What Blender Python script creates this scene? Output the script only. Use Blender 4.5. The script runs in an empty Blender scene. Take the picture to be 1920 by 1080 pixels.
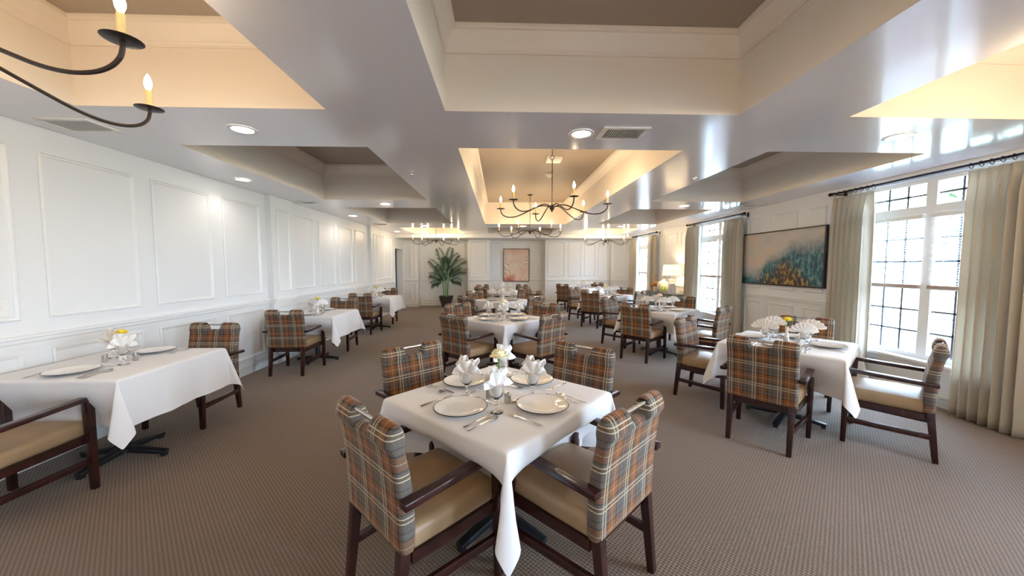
import bpy, bmesh, math, random
from mathutils import Vector, Matrix
random.seed(7)
PI = math.pi
sc = bpy.context.scene
COL = sc.collection

# ------------------------------------------------------------------ materials
def newmat(name):
    m = bpy.data.materials.new(name); m.use_nodes = True
    nt = m.node_tree
    return m, nt, nt.nodes, nt.links, nt.nodes['Principled BSDF']

def setp(b, **k):
    names = dict(color='Base Color', rough='Roughness', metal='Metallic', spec='Specular IOR Level',
                 trans='Transmission Weight', ior='IOR', coat='Coat Weight', coatr='Coat Roughness',
                 sheen='Sheen Weight', sheenr='Sheen Roughness', emit='Emission Color', es='Emission Strength', alpha='Alpha',
                 sss='Subsurface Weight')
    for a, v in k.items():
        s = b.inputs.get(names[a])
        if s is None: continue
        if a in ('color', 'emit'): v = (v[0], v[1], v[2], 1)
        s.default_value = v

def simple(name, color, rough=.5, noise=0, nscale=30, bump=0, bscale=200, **k):
    m, nt, N, L, b = newmat(name)
    setp(b, color=color, rough=rough, **k)
    tc = N.new('ShaderNodeTexCoord')
    if noise:
        n = N.new('ShaderNodeTexNoise'); n.inputs['Scale'].default_value = nscale
        L.new(tc.outputs['Object'], n.inputs['Vector'])
        r = N.new('ShaderNodeValToRGB')
        r.color_ramp.elements[0].position = .3; r.color_ramp.elements[1].position = .7
        r.color_ramp.elements[0].color = (*[c * (1 - noise) for c in color], 1)
        r.color_ramp.elements[1].color = (*[min(1, c * (1 + noise)) for c in color], 1)
        L.new(n.outputs['Fac'], r.inputs['Fac']); L.new(r.outputs['Color'], b.inputs['Base Color'])
    if bump:
        n2 = N.new('ShaderNodeTexNoise'); n2.inputs['Scale'].default_value = bscale
        L.new(tc.outputs['Object'], n2.inputs['Vector'])
        bp = N.new('ShaderNodeBump'); bp.inputs['Strength'].default_value = bump; bp.inputs['Distance'].default_value = .002
        L.new(n2.outputs['Fac'], bp.inputs['Height']); L.new(bp.outputs['Normal'], b.inputs['Normal'])
    return m

def emis(name, color, strength):
    m, nt, N, L, b = newmat(name)
    setp(b, color=color, emit=color, es=strength, rough=.5)
    return m

def mth(N, L, op, a, b=None, c=None):
    n = N.new('ShaderNodeMath'); n.operation = op
    for i, v in enumerate((a, b, c)):
        if v is None: continue
        if isinstance(v, (int, float)): n.inputs[i].default_value = v
        else: L.new(v, n.inputs[i])
    return n.outputs[0]

def cramp(N, L, fac, stops, interp='LINEAR'):
    r = N.new('ShaderNodeValToRGB'); cr = r.color_ramp; cr.interpolation = interp
    while len(cr.elements) < len(stops): cr.elements.new(.5)
    for e, (p, c) in zip(cr.elements, stops):
        e.position = p; e.color = (c[0], c[1], c[2], 1)
    L.new(fac, r.inputs['Fac'])
    return r.outputs['Color']

def mixc(N, L, fac, a, b, mode='MIX'):
    n = N.new('ShaderNodeMix'); n.data_type = 'RGBA'; n.blend_type = mode
    if isinstance(fac, (int, float)): n.inputs[0].default_value = fac
    else: L.new(fac, n.inputs[0])
    for s, v in ((6, a), (7, b)):
        if isinstance(v, tuple): n.inputs[s].default_value = (*v, 1)
        else: L.new(v, n.inputs[s])
    return n.outputs[2]

WHITE = simple('wall_paint', (.78, .79, .81), .36, bump=.05, bscale=350)
TRIM = simple('trim_paint', (.80, .81, .82), .28)
CEIL = simple('ceiling_gloss_paint', (.84, .82, .88), .15, bump=.012, bscale=14, spec=.8, coat=.25, coatr=.1)
COFF = simple('coffer_side_paint', (.82, .73, .64), .34)
TAUPE = simple('coffer_taupe_paint', (.40, .33, .27), .55)
WOOD = simple('mahogany', (.030, .008, .007), .25, noise=.4, nscale=18, coat=.25, coatr=.15)
METAL = simple('brushed_steel', (.62, .60, .58), .22, metal=1.0)
SILVER = simple('silver_cutlery', (.70, .70, .72), .14, metal=1.0)
SEATM = simple('tan_vinyl', (.34, .225, .125), .40, noise=.06, nscale=8, bump=.08, bscale=400, spec=.5)
BLACKM = simple('black_iron_base', (.012, .014, .018), .38)
IRON = simple('wrought_iron', (.028, .018, .016), .42, bump=.3, bscale=60)
CLOTH = simple('white_linen', (.76, .76, .79), .75, bump=.12, bscale=700, sheen=.2)
NAP = simple('napkin_linen', (.86, .84, .83), .8, bump=.1, bscale=600, sheen=.2, sss=.0)
CHINA = simple('white_china', (.84, .82, .79), .12, coat=.5, coatr=.05)
RIM = simple('dark_plate_rim', (.03, .03, .035), .25)
CANDLE = simple('candle_sleeve', (.85, .66, .30), .5, noise=.06, nscale=40)
BULB = emis('candle_bulb_glow', (1, .80, .50), 38)
DLIGHT = emis('downlight_glow', (1, .93, .82), 14)
GRILLE = simple('vent_white', (.78, .77, .75), .4)
DARKV = simple('vent_dark', (.05, .05, .05), .7)
ROD = simple('rod_black', (.02, .02, .03), .3, metal=.6)
PLASTIC = simple('white_plastic', (.82, .81, .79), .35)
POT = simple('charcoal_planter', (.05, .05, .058), .55, noise=.15, nscale=12)
SOIL = simple('soil', (.05, .035, .02), .95, noise=.4, nscale=80)
LEAF = simple('palm_leaf', (.026, .07, .032), .45, noise=.5, nscale=4)
CANE = simple('palm_cane', (.10, .30, .08), .4, noise=.35, nscale=14)
PETY = simple('yellow_petal', (.95, .72, .06), .6, noise=.15, nscale=50)
PETC = simple('cream_petal', (.93, .88, .62), .6, noise=.06, nscale=50)
PETP = simple('blush_petal', (.93, .80, .70), .6, noise=.06, nscale=50)
STEM = simple('flower_stem', (.06, .22, .04), .5)
VASEW = simple('bud_vase_white', (.84, .78, .78), .12, coat=.6)
SHADE = None
GOLDW = simple('amber_turned_wood', (.45, .20, .05), .4, noise=.3, nscale=25)
CERAM = simple('cream_ceramic', (.74, .68, .60), .35, noise=.05, nscale=10)
GREYC = simple('pale_grey_ceramic', (.62, .62, .60), .3)
SIDEB = simple('grey_painted_sideboard', (.13, .15, .15), .35)
FRAMEB = simple('black_frame', (.012, .010, .012), .35)
BLINDM = simple('blind_slat', (.82, .80, .77), .45)
GRASS = simple('lawn', (.25, .27, .19), .95, noise=.35, nscale=3)
MULCH = simple('red_mulch', (.045, .018, .012), .95, noise=.3, nscale=6)
LEAF2 = simple('tree_leaf', (.13, .19, .10), .8, noise=.5, nscale=3)
BARK = simple('bark', (.12, .08, .05), .9, noise=.4, nscale=10)
FENCEM = simple('black_fence_metal', (.02, .02, .022), .4)
BLUELIT = simple('blue_lit_hall_wall', (.42, .66, .80), .5)  # blue light of the hall, put into its wall colour
BLINDR = simple('tan_bottom_rail', (.36, .26, .21), .4)
WINF = simple('white_window_frame', (.82, .81, .80), .35)
MUNT = simple('grey_muntin', (.10, .11, .13), .4)

def glassmat(name, tint=(1, 1, 1), gl=.0):
    m = bpy.data.materials.new(name); m.use_nodes = True
    nt = m.node_tree; N = nt.nodes; L = nt.links
    for n in list(N): N.remove(n)
    o = N.new('ShaderNodeOutputMaterial'); t = N.new('ShaderNodeBsdfTransparent'); g = N.new('ShaderNodeBsdfGlossy')
    t.inputs['Color'].default_value = (*tint, 1); g.inputs['Roughness'].default_value = gl
    f = N.new('ShaderNodeLayerWeight'); f.inputs['Blend'].default_value = .5
    mx = N.new('ShaderNodeMixShader')
    L.new(mth(N, L, 'MULTIPLY_ADD', mth(N, L, 'POWER', f.outputs['Facing'], 5.0), .45, .02), mx.inputs[0]); L.new(t.outputs[0], mx.inputs[1]); L.new(g.outputs[0], mx.inputs[2])
    L.new(mx.outputs[0], o.inputs['Surface'])
    return m
WGLASS = glassmat('window_glass', (.97, .99, .99))
GGLASS, _nt, _N, _L, _b = newmat('goblet_glass')
setp(_b, color=(1, 1, 1), rough=.0, trans=1.0, ior=1.45)

def fabric_translucent(name, color, trans):
    m = bpy.data.materials.new(name); m.use_nodes = True
    nt = m.node_tree; N = nt.nodes; L = nt.links
    for n in list(N): N.remove(n)
    o = N.new('ShaderNodeOutputMaterial'); d = N.new('ShaderNodeBsdfDiffuse'); t = N.new('ShaderNodeBsdfTranslucent')
    d.inputs['Color'].default_value = (*color, 1); t.inputs['Color'].default_value = (*color, 1)
    tc = N.new('ShaderNodeTexCoord'); n = N.new('ShaderNodeTexNoise'); n.inputs['Scale'].default_value = 300
    L.new(tc.outputs['Object'], n.inputs['Vector'])
    bp = N.new('ShaderNodeBump'); bp.inputs['Strength'].default_value = .1; bp.inputs['Distance'].default_value = .002
    L.new(n.outputs['Fac'], bp.inputs['Height']); L.new(bp.outputs['Normal'], d.inputs['Normal'])
    mx = N.new('ShaderNodeMixShader'); mx.inputs[0].default_value = trans
    L.new(d.outputs[0], mx.inputs[1]); L.new(t.outputs[0], mx.inputs[2]); L.new(mx.outputs[0], o.inputs['Surface'])
    return m
CURT = fabric_translucent('curtain_linen', (.66, .61, .53), .32)

def shade_mat():
    m, nt, N, L, b = newmat('lamp_shade_linen')
    setp(b, color=(.92, .84, .66), rough=.8, emit=(1, .86, .58), es=.75)
    return m
SHADE = shade_mat()

def plaid():
    m, nt, N, L, b = newmat('plaid_wool')
    tc = N.new('ShaderNodeTexCoord'); sp = N.new('ShaderNodeSeparateXYZ'); L.new(tc.outputs['Object'], sp.inputs[0])
    GREY = (.125, .108, .095); RUST = (.23, .082, .022); DARK = (.014, .012, .015); TAN = (.16, .092, .042)
    st = [(0, GREY), (.10, TAN), (.16, GREY), (.27, DARK), (.315, RUST), (.46, TAN), (.50, RUST), (.655, DARK), (.70, GREY), (.84, DARK), (.87, GREY)]
    def band(o, off):
        t = mth(N, L, 'FRACT', mth(N, L, 'ADD', mth(N, L, 'MULTIPLY', o, 1 / .172), off))
        c = cramp(N, L, t, st, 'CONSTANT')
        l1 = mth(N, L, 'COMPARE', t, .075, .014)
        l2 = mth(N, L, 'COMPARE', t, .185, .014)
        l3 = mth(N, L, 'MULTIPLY', mth(N, L, 'COMPARE', t, .48, .008), .6)
        return c, mth(N, L, 'MAXIMUM', mth(N, L, 'ADD', l1, l2), l3)
    cx, lx = band(sp.outputs['X'], 10.37)
    cz, lz = band(sp.outputs['Z'], 5.1)
    # twill weave decides which yarn shows
    w = mth(N, L, 'SINE', mth(N, L, 'MULTIPLY', mth(N, L, 'ADD', sp.outputs['X'], sp.outputs['Z']), 1500))
    wf = mth(N, L, 'MULTIPLY_ADD', w, .12, .45)
    base = mixc(N, L, wf, cx, cz)
    ln = mth(N, L, 'MINIMUM', mth(N, L, 'ADD', lx, lz), 1.0)
    ln = mth(N, L, 'MULTIPLY', ln, .62)
    colr = mixc(N, L, ln, base, (.72, .62, .46))
    nz = N.new('ShaderNodeTexNoise'); nz.inputs['Scale'].default_value = 260; L.new(tc.outputs['Object'], nz.inputs['Vector'])
    colr = mixc(N, L, .35, colr, mixc(N, L, 1.0, colr, cramp(N, L, nz.outputs['Fac'], [(.3, (.35, .35, .35)), (.7, (1.5, 1.5, 1.5))]), 'MULTIPLY'))
    L.new(colr, b.inputs['Base Color'])
    bp = N.new('ShaderNodeBump'); bp.inputs['Strength'].default_value = .25; bp.inputs['Distance'].default_value = .002
    L.new(nz.outputs['Fac'], bp.inputs['Height']); L.new(bp.outputs['Normal'], b.inputs['Normal'])
    setp(b, rough=.75, sheen=.2, sheenr=.4, spec=.2)
    return m
PLAID = plaid()

def carpet():
    m, nt, N, L, b = newmat('carpet')
    tc = N.new('ShaderNodeTexCoord'); sp = N.new('ShaderNodeSeparateXYZ'); L.new(tc.outputs['Object'], sp.inputs[0])
    f = 2 * PI / .026
    sx = mth(N, L, 'SINE', mth(N, L, 'MULTIPLY', sp.outputs['X'], f)); sy = mth(N, L, 'SINE', mth(N, L, 'MULTIPLY', sp.outputs['Y'], f))
    g = mth(N, L, 'MULTIPLY', sx, sy)
    g2 = mth(N, L, 'MULTIPLY_ADD', g, .5, .5)
    nz = N.new('ShaderNodeTexNoise'); nz.inputs['Scale'].default_value = 160; L.new(tc.outputs['Object'], nz.inputs['Vector'])
    nb = N.new('ShaderNodeTexNoise'); nb.inputs['Scale'].default_value = .8; L.new(tc.outputs['Object'], nb.inputs['Vector'])
    c1 = cramp(N, L, g2, [(.15, (.085, .053, .034)), (.5, (.160, .105, .067)), (.9, (.240, .160, .104))])
    c2 = mixc(N, L, .4, c1, mixc(N, L, 1.0, c1, cramp(N, L, nz.outputs['Fac'], [(.3, (.5, .5, .5)), (.7, (1.4, 1.4, 1.4))]), 'MULTIPLY'))
    c3 = mixc(N, L, .12, c2, mixc(N, L, 1.0, c2, cramp(N, L, nb.outputs['Fac'], [(.35, (.6, .6, .6)), (.65, (1.4, 1.4, 1.4))]), 'MULTIPLY'))
    L.new(c3, b.inputs['Base Color'])
    bp = N.new('ShaderNodeBump'); bp.inputs['Strength'].default_value = .5; bp.inputs['Distance'].default_value = .004
    L.new(g2, bp.inputs['Height']); L.new(bp.outputs['Normal'], b.inputs['Normal'])
    setp(b, rough=.9, sheen=.3, sheenr=.5, spec=.15)
    return m
CARPET = carpet()

def art_teal():
    m, nt, N, L, b = newmat('abstract_landscape_paint')
    tc = N.new('ShaderNodeTexCoord'); sp = N.new('ShaderNodeSeparateXYZ'); L.new(tc.outputs['Generated'], sp.inputs[0])
    u = mth(N, L, 'SUBTRACT', 1.0, sp.outputs['Y']); v = sp.outputs['Z']
    n1 = N.new('ShaderNodeTexNoise'); n1.inputs['Scale'].default_value = 2.6; n1.inputs['Detail'].default_value = 7; L.new(tc.outputs['Generated'], n1.inputs['Vector'])
    n2 = N.new('ShaderNodeTexNoise'); n2.inputs['Scale'].default_value = 14; n2.inputs['Detail'].default_value = 8
    mp = N.new('ShaderNodeMapping'); mp.inputs['Scale'].default_value = (1, 2.2, .7); L.new(tc.outputs['Generated'], mp.inputs[0]); L.new(mp.outputs[0], n2.inputs['Vector'])
    # tree line rises from the left to the middle right
    hgt = mth(N, L, 'ADD', .34, mth(N, L, 'MULTIPLY', mth(N, L, 'SMOOTH_MIN', mth(N, L, 'MAXIMUM', mth(N, L, 'SUBTRACT', u, .26), 0.0), .42, .15), 1.35))
    d = mth(N, L, 'ADD', mth(N, L, 'SUBTRACT', hgt, v), mth(N, L, 'MULTIPLY', mth(N, L, 'SUBTRACT', n1.outputs['Fac'], .5), .75))
    sky = cramp(N, L, n1.outputs['Fac'], [(.3, (.36, .39, .44)), (.45, (.52, .48, .46)), (.55, (.60, .48, .38)), (.7, (.42, .48, .50))])
    teal = cramp(N, L, n2.outputs['Fac'], [(.3, (.006, .025, .05)), (.45, (.015, .09, .13)), (.55, (.04, .19, .23)), (.68, (.15, .30, .34))])
    c = mixc(N, L, cramp(N, L, d, [(0.0, (0, 0, 0)), (.26, (1, 1, 1))]), sky, teal)
    gold = cramp(N, L, n2.outputs['Fac'], [(.32, (.012, .012, .01)), (.48, (.05, .03, .02)), (.56, (.30, .15, .02)), (.64, (.60, .34, .04)), (.72, (.06, .14, .15))])
    gx = mth(N, L, 'SUBTRACT', 1.0, mth(N, L, 'MULTIPLY', mth(N, L, 'ABSOLUTE', mth(N, L, 'SUBTRACT', u, .58)), 2.6))
    gm = mth(N, L, 'ADD', mth(N, L, 'SUBTRACT', mth(N, L, 'MULTIPLY', gx, .55), v), mth(N, L, 'MULTIPLY', mth(N, L, 'SUBTRACT', n2.outputs['Fac'], .5), .7))
    c = mixc(N, L, cramp(N, L, gm, [(0.0, (0, 0, 0)), (.22, (.9, .9, .9))]), c, gold)
    L.new(c, b.inputs['Base Color']); setp(b, rough=.4)
    return m
def art_coral():
    m, nt, N, L, b = newmat('coral_contour_paint')
    tc = N.new('ShaderNodeTexCoord')
    mp = N.new('ShaderNodeMapping'); mp.inputs['Scale'].default_value = (1, 0, 1.3); L.new(tc.outputs['Generated'], mp.inputs[0])
    n1 = N.new('ShaderNodeTexNoise'); n1.inputs['Scale'].default_value = 1.6; n1.inputs['Detail'].default_value = 1.5; L.new(mp.outputs[0], n1.inputs['Vector'])
    sp = N.new('ShaderNodeSeparateXYZ'); L.new(tc.outputs['Generated'], sp.inputs[0])
    dx = mth(N, L, 'SUBTRACT', sp.outputs['X'], .84); dz = mth(N, L, 'MULTIPLY', mth(N, L, 'SUBTRACT', sp.outputs['Z'], .74), 1.3)
    dist = mth(N, L, 'SQRT', mth(N, L, 'ADD', mth(N, L, 'MULTIPLY', dx, dx), mth(N, L, 'MULTIPLY', dz, dz)))
    k = mth(N, L, 'ADD', mth(N, L, 'MULTIPLY', dist, .9), mth(N, L, 'MULTIPLY', n1.outputs['Fac'], .75))
    s = mth(N, L, 'FRACT', mth(N, L, 'MULTIPLY', k, 9))
    line = cramp(N, L, s, [(0, (0, 0, 0)), (.55, (0, 0, 0)), (.7, (1, 1, 1)), (.85, (0, 0, 0))])
    base = cramp(N, L, mth(N, L, 'ADD', mth(N, L, 'MULTIPLY', n1.outputs['Fac'], .6), mth(N, L, 'MULTIPLY', sp.outputs['Z'], .35)), [(.25, (.52, .10, .05)), (.36, (.78, .58, .46)), (.5, (.78, .66, .58)), (.75, (.66, .34, .22))])
    # lines fade out in a pale diagonal
    fade = cramp(N, L, mth(N, L, 'ADD', mth(N, L, 'ABSOLUTE', mth(N, L, 'SUBTRACT', mth(N, L, 'ADD', sp.outputs['X'], mth(N, L, 'MULTIPLY', sp.outputs['Z'], .3)), .55)), mth(N, L, 'MULTIPLY', n1.outputs['Fac'], .1)), [(.08, (0, 0, 0)), (.3, (.85, .85, .85))])
    f = N.new('ShaderNodeMath'); f.operation = 'MULTIPLY'; L.new(line, f.inputs[0]); L.new(fade, f.inputs[1])
    c = mixc(N, L, f.outputs[0], base, (.36, .075, .03))
    L.new(c, b.inputs['Base Color']); setp(b, rough=.5)
    return m
ARTT = art_teal(); ARTC = art_coral()

# ------------------------------------------------------------------ mesh helpers
def box(bm, x0, x1, y0, y1, z0, z1, mi=0):
    v = [bm.verts.new(p) for p in ((x0, y0, z0), (x1, y0, z0), (x1, y1, z0), (x0, y1, z0), (x0, y0, z1), (x1, y0, z1), (x1, y1, z1), (x0, y1, z1))]
    fs = []
    for q in ((0, 3, 2, 1), (4, 5, 6, 7), (0, 1, 5, 4), (1, 2, 6, 5), (2, 3, 7, 6), (3, 0, 4, 7)):
        f = bm.faces.new([v[i] for i in q]); f.material_index = mi; fs.append(f)
    return v, fs

def rbox(bm, x0, x1, y0, y1, z0, z1, r=.01, seg=3):
    t = bmesh.new(); box(t, x0, x1, y0, y1, z0, z1)
    bmesh.ops.bevel(t, geom=t.edges[:], offset=r, segments=seg, profile=.5, affect='EDGES')
    merge(bm, t)

def merge(bm, t, mat=None):
    if mat is not None: bmesh.ops.transform(t, matrix=mat, verts=t.verts[:])
    me = bpy.data.meshes.new('tmp'); t.to_mesh(me); t.free(); bm.from_mesh(me); bpy.data.meshes.remove(me)

def tbar(bm, p, q, a0, b0, a1, b1, r=0):
    """tapered rectangular bar from p to q (mostly vertical or horizontal)"""
    p = Vector(p); q = Vector(q); d = (q - p).normalized()
    if abs(d.z) > .7: u = Vector((1, 0, 0)); 
    else: u = Vector((0, 0, 1)).cross(d).normalized() * -1
    u = (u - d * u.dot(d)).normalized(); w = d.cross(u)
    t = bmesh.new(); vs = []
    for c, a, b in ((p, a0, b0), (q, a1, b1)):
        for sx, sy in ((-1, -1), (1, -1), (1, 1), (-1, 1)):
            vs.append(t.verts.new(c + u * sx * a / 2 + w * sy * b / 2))
    for f in ((0, 3, 2, 1), (4, 5, 6, 7), (0, 1, 5, 4), (1, 2, 6, 5), (2, 3, 7, 6), (3, 0, 4, 7)): t.faces.new([vs[i] for i in f])
    bmesh.ops.recalc_face_normals(t, faces=t.faces[:])
    if r: bmesh.ops.bevel(t, geom=t.edges[:], offset=r, segments=2, profile=.5, affect='EDGES')
    merge(bm, t)

def lathe(bm, prof, n=24, cx=0, cy=0, cz=0, mi=0, cap=True):
    rings = []
    for r, z in prof:
        if r < 1e-5: rings.append([bm.verts.new((cx, cy, cz + z))])
        else: rings.append([bm.verts.new((cx + r * math.cos(2 * PI * i / n), cy + r * math.sin(2 * PI * i / n), cz + z)) for i in range(n)])
    for k in range(len(rings) - 1):
        A, B = rings[k], rings[k + 1]
        for i in range(n):
            j = (i + 1) % n
            if len(A) == 1 and len(B) == 1: continue
            if len(A) == 1: f = bm.faces.new((A[0], B[j], B[i]))
            elif len(B) == 1: f = bm.faces.new((A[i], A[j], B[0]))
            else: f = bm.faces.new((A[i], A[j], B[j], B[i]))
            f.material_index = mi
    if cap:
        for R, rev in ((rings[0], True), (rings[-1], False)):
            if len(R) > 2:
                f = bm.faces.new(R[::-1] if rev else R); f.material_index = mi

def tube(bm, pts, rad, n=8, cap=True):
    pts = [Vector(p) for p in pts]; rings = []
    if isinstance(rad, (int, float)): rad = [rad] * len(pts)
    prev = None
    for i, p in enumerate(pts):
        d = (pts[min(i + 1, len(pts) - 1)] - pts[max(i - 1, 0)])
        if d.length < 1e-9: d = Vector((0, 0, 1))
        d.normalize()
        if prev is None:
            u = d.orthogonal().normalized()
        else:
            u = (prev - d * prev.dot(d))
            u = u.normalized() if u.length > 1e-6 else d.orthogonal().normalized()
        prev = u; w = d.cross(u)
        rings.append([bm.verts.new(p + (u * math.cos(2 * PI * k / n) + w * math.sin(2 * PI * k / n)) * rad[i]) for k in range(n)])
    for a, b in zip(rings, rings[1:]):
        for k in range(n):
            j = (k + 1) % n; bm.faces.new((a[k], a[j], b[j], b[k]))
    if cap:
        bm.faces.new(rings[0][::-1]); bm.faces.new(rings[-1])

def obj(name, bm, mats, parent=None, smooth=True, ang=35, loc=None):
    bmesh.ops.recalc_face_normals(bm, faces=bm.faces[:])
    me = bpy.data.meshes.new(name); bm.to_mesh(me); bm.free()
    if not isinstance(mats, (list, tuple)): mats = [mats]
    for m in mats: me.materials.append(m)
    if smooth:
        for p in me.polygons: p.use_smooth = True
        if ang: me.set_sharp_from_angle(angle=math.radians(ang))
    o = bpy.data.objects.new(name, me); COL.objects.link(o)
    if parent is not None: o.parent = parent
    if loc: o.location = loc
    return o

def tag(o, label=None, cat=None, group=None, kind=None):
    if label: o['label'] = label
    if cat: o['category'] = cat
    if group: o['group'] = group
    if kind: o['kind'] = kind
    return o

def thing(name, label, cat, loc=(0, 0, 0), rz=0, group=None):
    o = bpy.data.objects.new(name, None); COL.objects.link(o)
    o.empty_display_size = .1; o.location = loc; o.rotation_euler = (0, 0, rz)
    return tag(o, label, cat, group)

def dup(root, loc, rz, label, group=None):
    kids = list(root.children)
    r = root.copy(); COL.objects.link(r); r.location = loc; r.rotation_euler = (0, 0, rz)
    r['label'] = label
    if group: r['group'] = group
    for ch in kids:
        c = ch.copy(); COL.objects.link(c); c.parent = r
        for g in list(ch.children):
            d = g.copy(); COL.objects.link(d); d.parent = c
    return r

class Proto:
    """the first placement moves the original, later ones copy it"""
    def __init__(s, root): s.root = root; s.used = False
    def put(s, loc, rz, label, group=None):
        if not s.used:
            s.used = True; o = s.root; o.location = loc; o.rotation_euler = (0, 0, rz); o['label'] = label
            if group: o['group'] = group
            return o
        return dup(s.root, loc, rz, label, group)

def struct(name, bm, m, parent=None, **k):
    o = obj(name, bm, m, parent, **k)
    o['kind'] = 'structure'
    return o

# ------------------------------------------------------------------ room constants
XL, XR = -3.485, 4.656
Y0, YB = -4.0, 13.45         # wall behind the camera, far wall
H, HC = 2.549, 3.08
WY = [(-3.6, -2.2), (-.62, .78), (3.10, 4.50), (6.86, 8.26), (10.56, 11.96)]   # window openings along the right wall; the first is unseen, added for daylight
ZS, ZT = .46, 2.46

# floor
bm = bmesh.new(); box(bm, XL - .2, XR + .2, Y0, YB + .2, -.1, 0); struct('floor', bm, CARPET, smooth=False)

# ---------------- ceiling with coffers
cof = []
for (x0, x1) in ((-2.79, -1.17), (2.47, 4.0)):
    for (a, b) in ((-3.4, -.85), (-.08, 2.52), (3.29, 5.87), (6.66, 9.08), (10.1, 11.87)): cof.append((x0, x1, a, b))
for (a, b) in ((-3.4, 2.52), (3.29, 9.15), (10.1, 11.87)): cof.append((-.37, 1.67, a, b))
xs = sorted(set([XL - .2, XR + .2] + [c[0] for c in cof] + [c[1] for c in cof]))
ys = sorted(set([Y0 - .2, YB + .2] + [c[2] for c in cof] + [c[3] for c in cof]))
bm = bmesh.new()
V = {}
def gv(x, y, z):
    k = (round(x, 4), round(y, 4), round(z, 4))
    if k not in V: V[k] = bm.verts.new(k)
    return V[k]
for i in range(len(xs) - 1):
    for j in range(len(ys) - 1):
        mx, my = (xs[i] + xs[i + 1]) / 2, (ys[j] + ys[j + 1]) / 2
        if any(c[0] < mx < c[1] and c[2] < my < c[3] for c in cof): continue
        bm.faces.new((gv(xs[i], ys[j], H), gv(xs[i], ys[j + 1], H), gv(xs[i + 1], ys[j + 1], H), gv(xs[i + 1], ys[j], H)))
ceil = bm
me = bpy.data.meshes.new('ceiling'); bm.to_mesh(me); bm.free(); me.materials.append(CEIL)
for p in me.polygons:
    if p.normal.z > 0: p.flip()
ceiling = bpy.data.objects.new('ceiling', me); COL.objects.link(ceiling); ceiling['kind'] = 'structure'
for c in cof:
    x0, x1, y0, y1 = c
    bm = bmesh.new()
    t = .03
    box(bm, x0 - t, x0, y0 - t, y1 + t, H + .0005, HC); box(bm, x1, x1 + t, y0 - t, y1 + t, H + .0005, HC)
    box(bm, x0, x1, y0 - t, y0, H + .0005, HC); box(bm, x0, x1, y1, y1 + t, H + .0005, HC)
    struct('coffer_side', bm, COFF, ceiling, smooth=False)
    bm = bmesh.new(); box(bm, x0 - t, x1 + t, y0 - t, y1 + t, HC, HC + .05); struct('coffer_panel', bm, TAUPE, ceiling, smooth=False)
    prof = [(0, 2.925), (.012, 2.925), (.014, 2.942), (.020, 2.95), (.022, 2.962), (.035, 2.985), (.052, 3.02), (.064, 3.045), (.078, 3.05), (.082, 3.06), (.082, HC), (0, HC)]
    bm = bmesh.new(); rings = []
    for (cx, cy, dx, dy) in ((x0, y0, 1, 1), (x1, y0, -1, 1), (x1, y1, -1, -1), (x0, y1, 1, -1)):
        rings.append([bm.verts.new((cx + dx * o, cy + dy * o, z)) for o, z in prof])
    for k in range(4):
        A, B = rings[k], rings[(k + 1) % 4]
        for i in range(len(prof) - 1): bm.faces.new((A[i], A[i + 1], B[i + 1], B[i]))
    struct('crown_moulding', bm, COFF, ceiling, smooth=True, ang=25)
# roof slab that closes the building above
bm = bmesh.new(); box(bm, XL - .2, XR + .2, Y0 - .2, YB + .2, HC + .06, HC + .2); struct('roof_slab', bm, WHITE, ceiling, smooth=False)
# dropped beam along the far end
bm = bmesh.new(); box(bm, XL, XR, 12.15, YB, 2.43, H - .001); struct('trim_1', bm, TRIM, smooth=False)

# ---------------- walls
def moulding(bm, axis, pos, sgn, a0, a1, z0, z1, w=.032, d=.018):
    """picture-frame panel moulding on a wall; axis 'x': plane x=pos spanning y; axis 'y': plane y=pos spanning x"""
    prof = [(0, 0), (0, d * .55), (w * .25, d), (w * .45, d * .6), (w * .75, d * .5), (w, 0)]
    rings = []
    for (ca, cz, da, dz) in ((a0, z0, 1, 1), (a1, z0, -1, 1), (a1, z1, -1, -1), (a0, z1, 1, -1)):
        r = []
        for o, h in prof:
            a = ca + da * o; z = cz + dz * o; q = pos + sgn * h
            r.append(bm.verts.new((q, a, z) if axis == 'x' else (a, q, z)))
        rings.append(r)
    for k in range(4):
        A, B = rings[k], rings[(k + 1) % 4]
        for i in range(len(prof) - 1): bm.faces.new((A[i], A[i + 1], B[i + 1], B[i]))

def rail(bm, axis, pos, sgn, a0, a1, z0=.90, h=.09, d=.038):
    prof = [(0, 0), (.3 * d, 0), (.35 * d, .3 * h), (.6 * d, .45 * h), (.62 * d, .7 * h), (d, .78 * h), (d, h), (0, h)]
    R = []
    for a in (a0, a1):
        R.append([bm.verts.new((pos + sgn * o, a, z0 + z) if axis == 'x' else (a, pos + sgn * o, z0 + z)) for o, z in prof])
    for i in range(len(prof)):
        j = (i + 1) % len(prof); bm.faces.new((R[0][i], R[0][j], R[1][j], R[1][i]))
    bm.faces.new(R[0][::-1]); bm.faces.new(R[1])

PU = (1.10, 2.36); PL = (.22, .865)
def panels(wall, axis, pos, sgn, spans, up=True, low=True):
    for (a, b) in spans:
        if up:
            bm = bmesh.new(); moulding(bm, axis, pos, sgn, a, b, *PU); struct('panel_moulding', bm, TRIM, wall, ang=25)
        if low:
            bm = bmesh.new(); moulding(bm, axis, pos, sgn, a, b, *PL); struct('panel_moulding', bm, TRIM, wall, ang=25)

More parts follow.
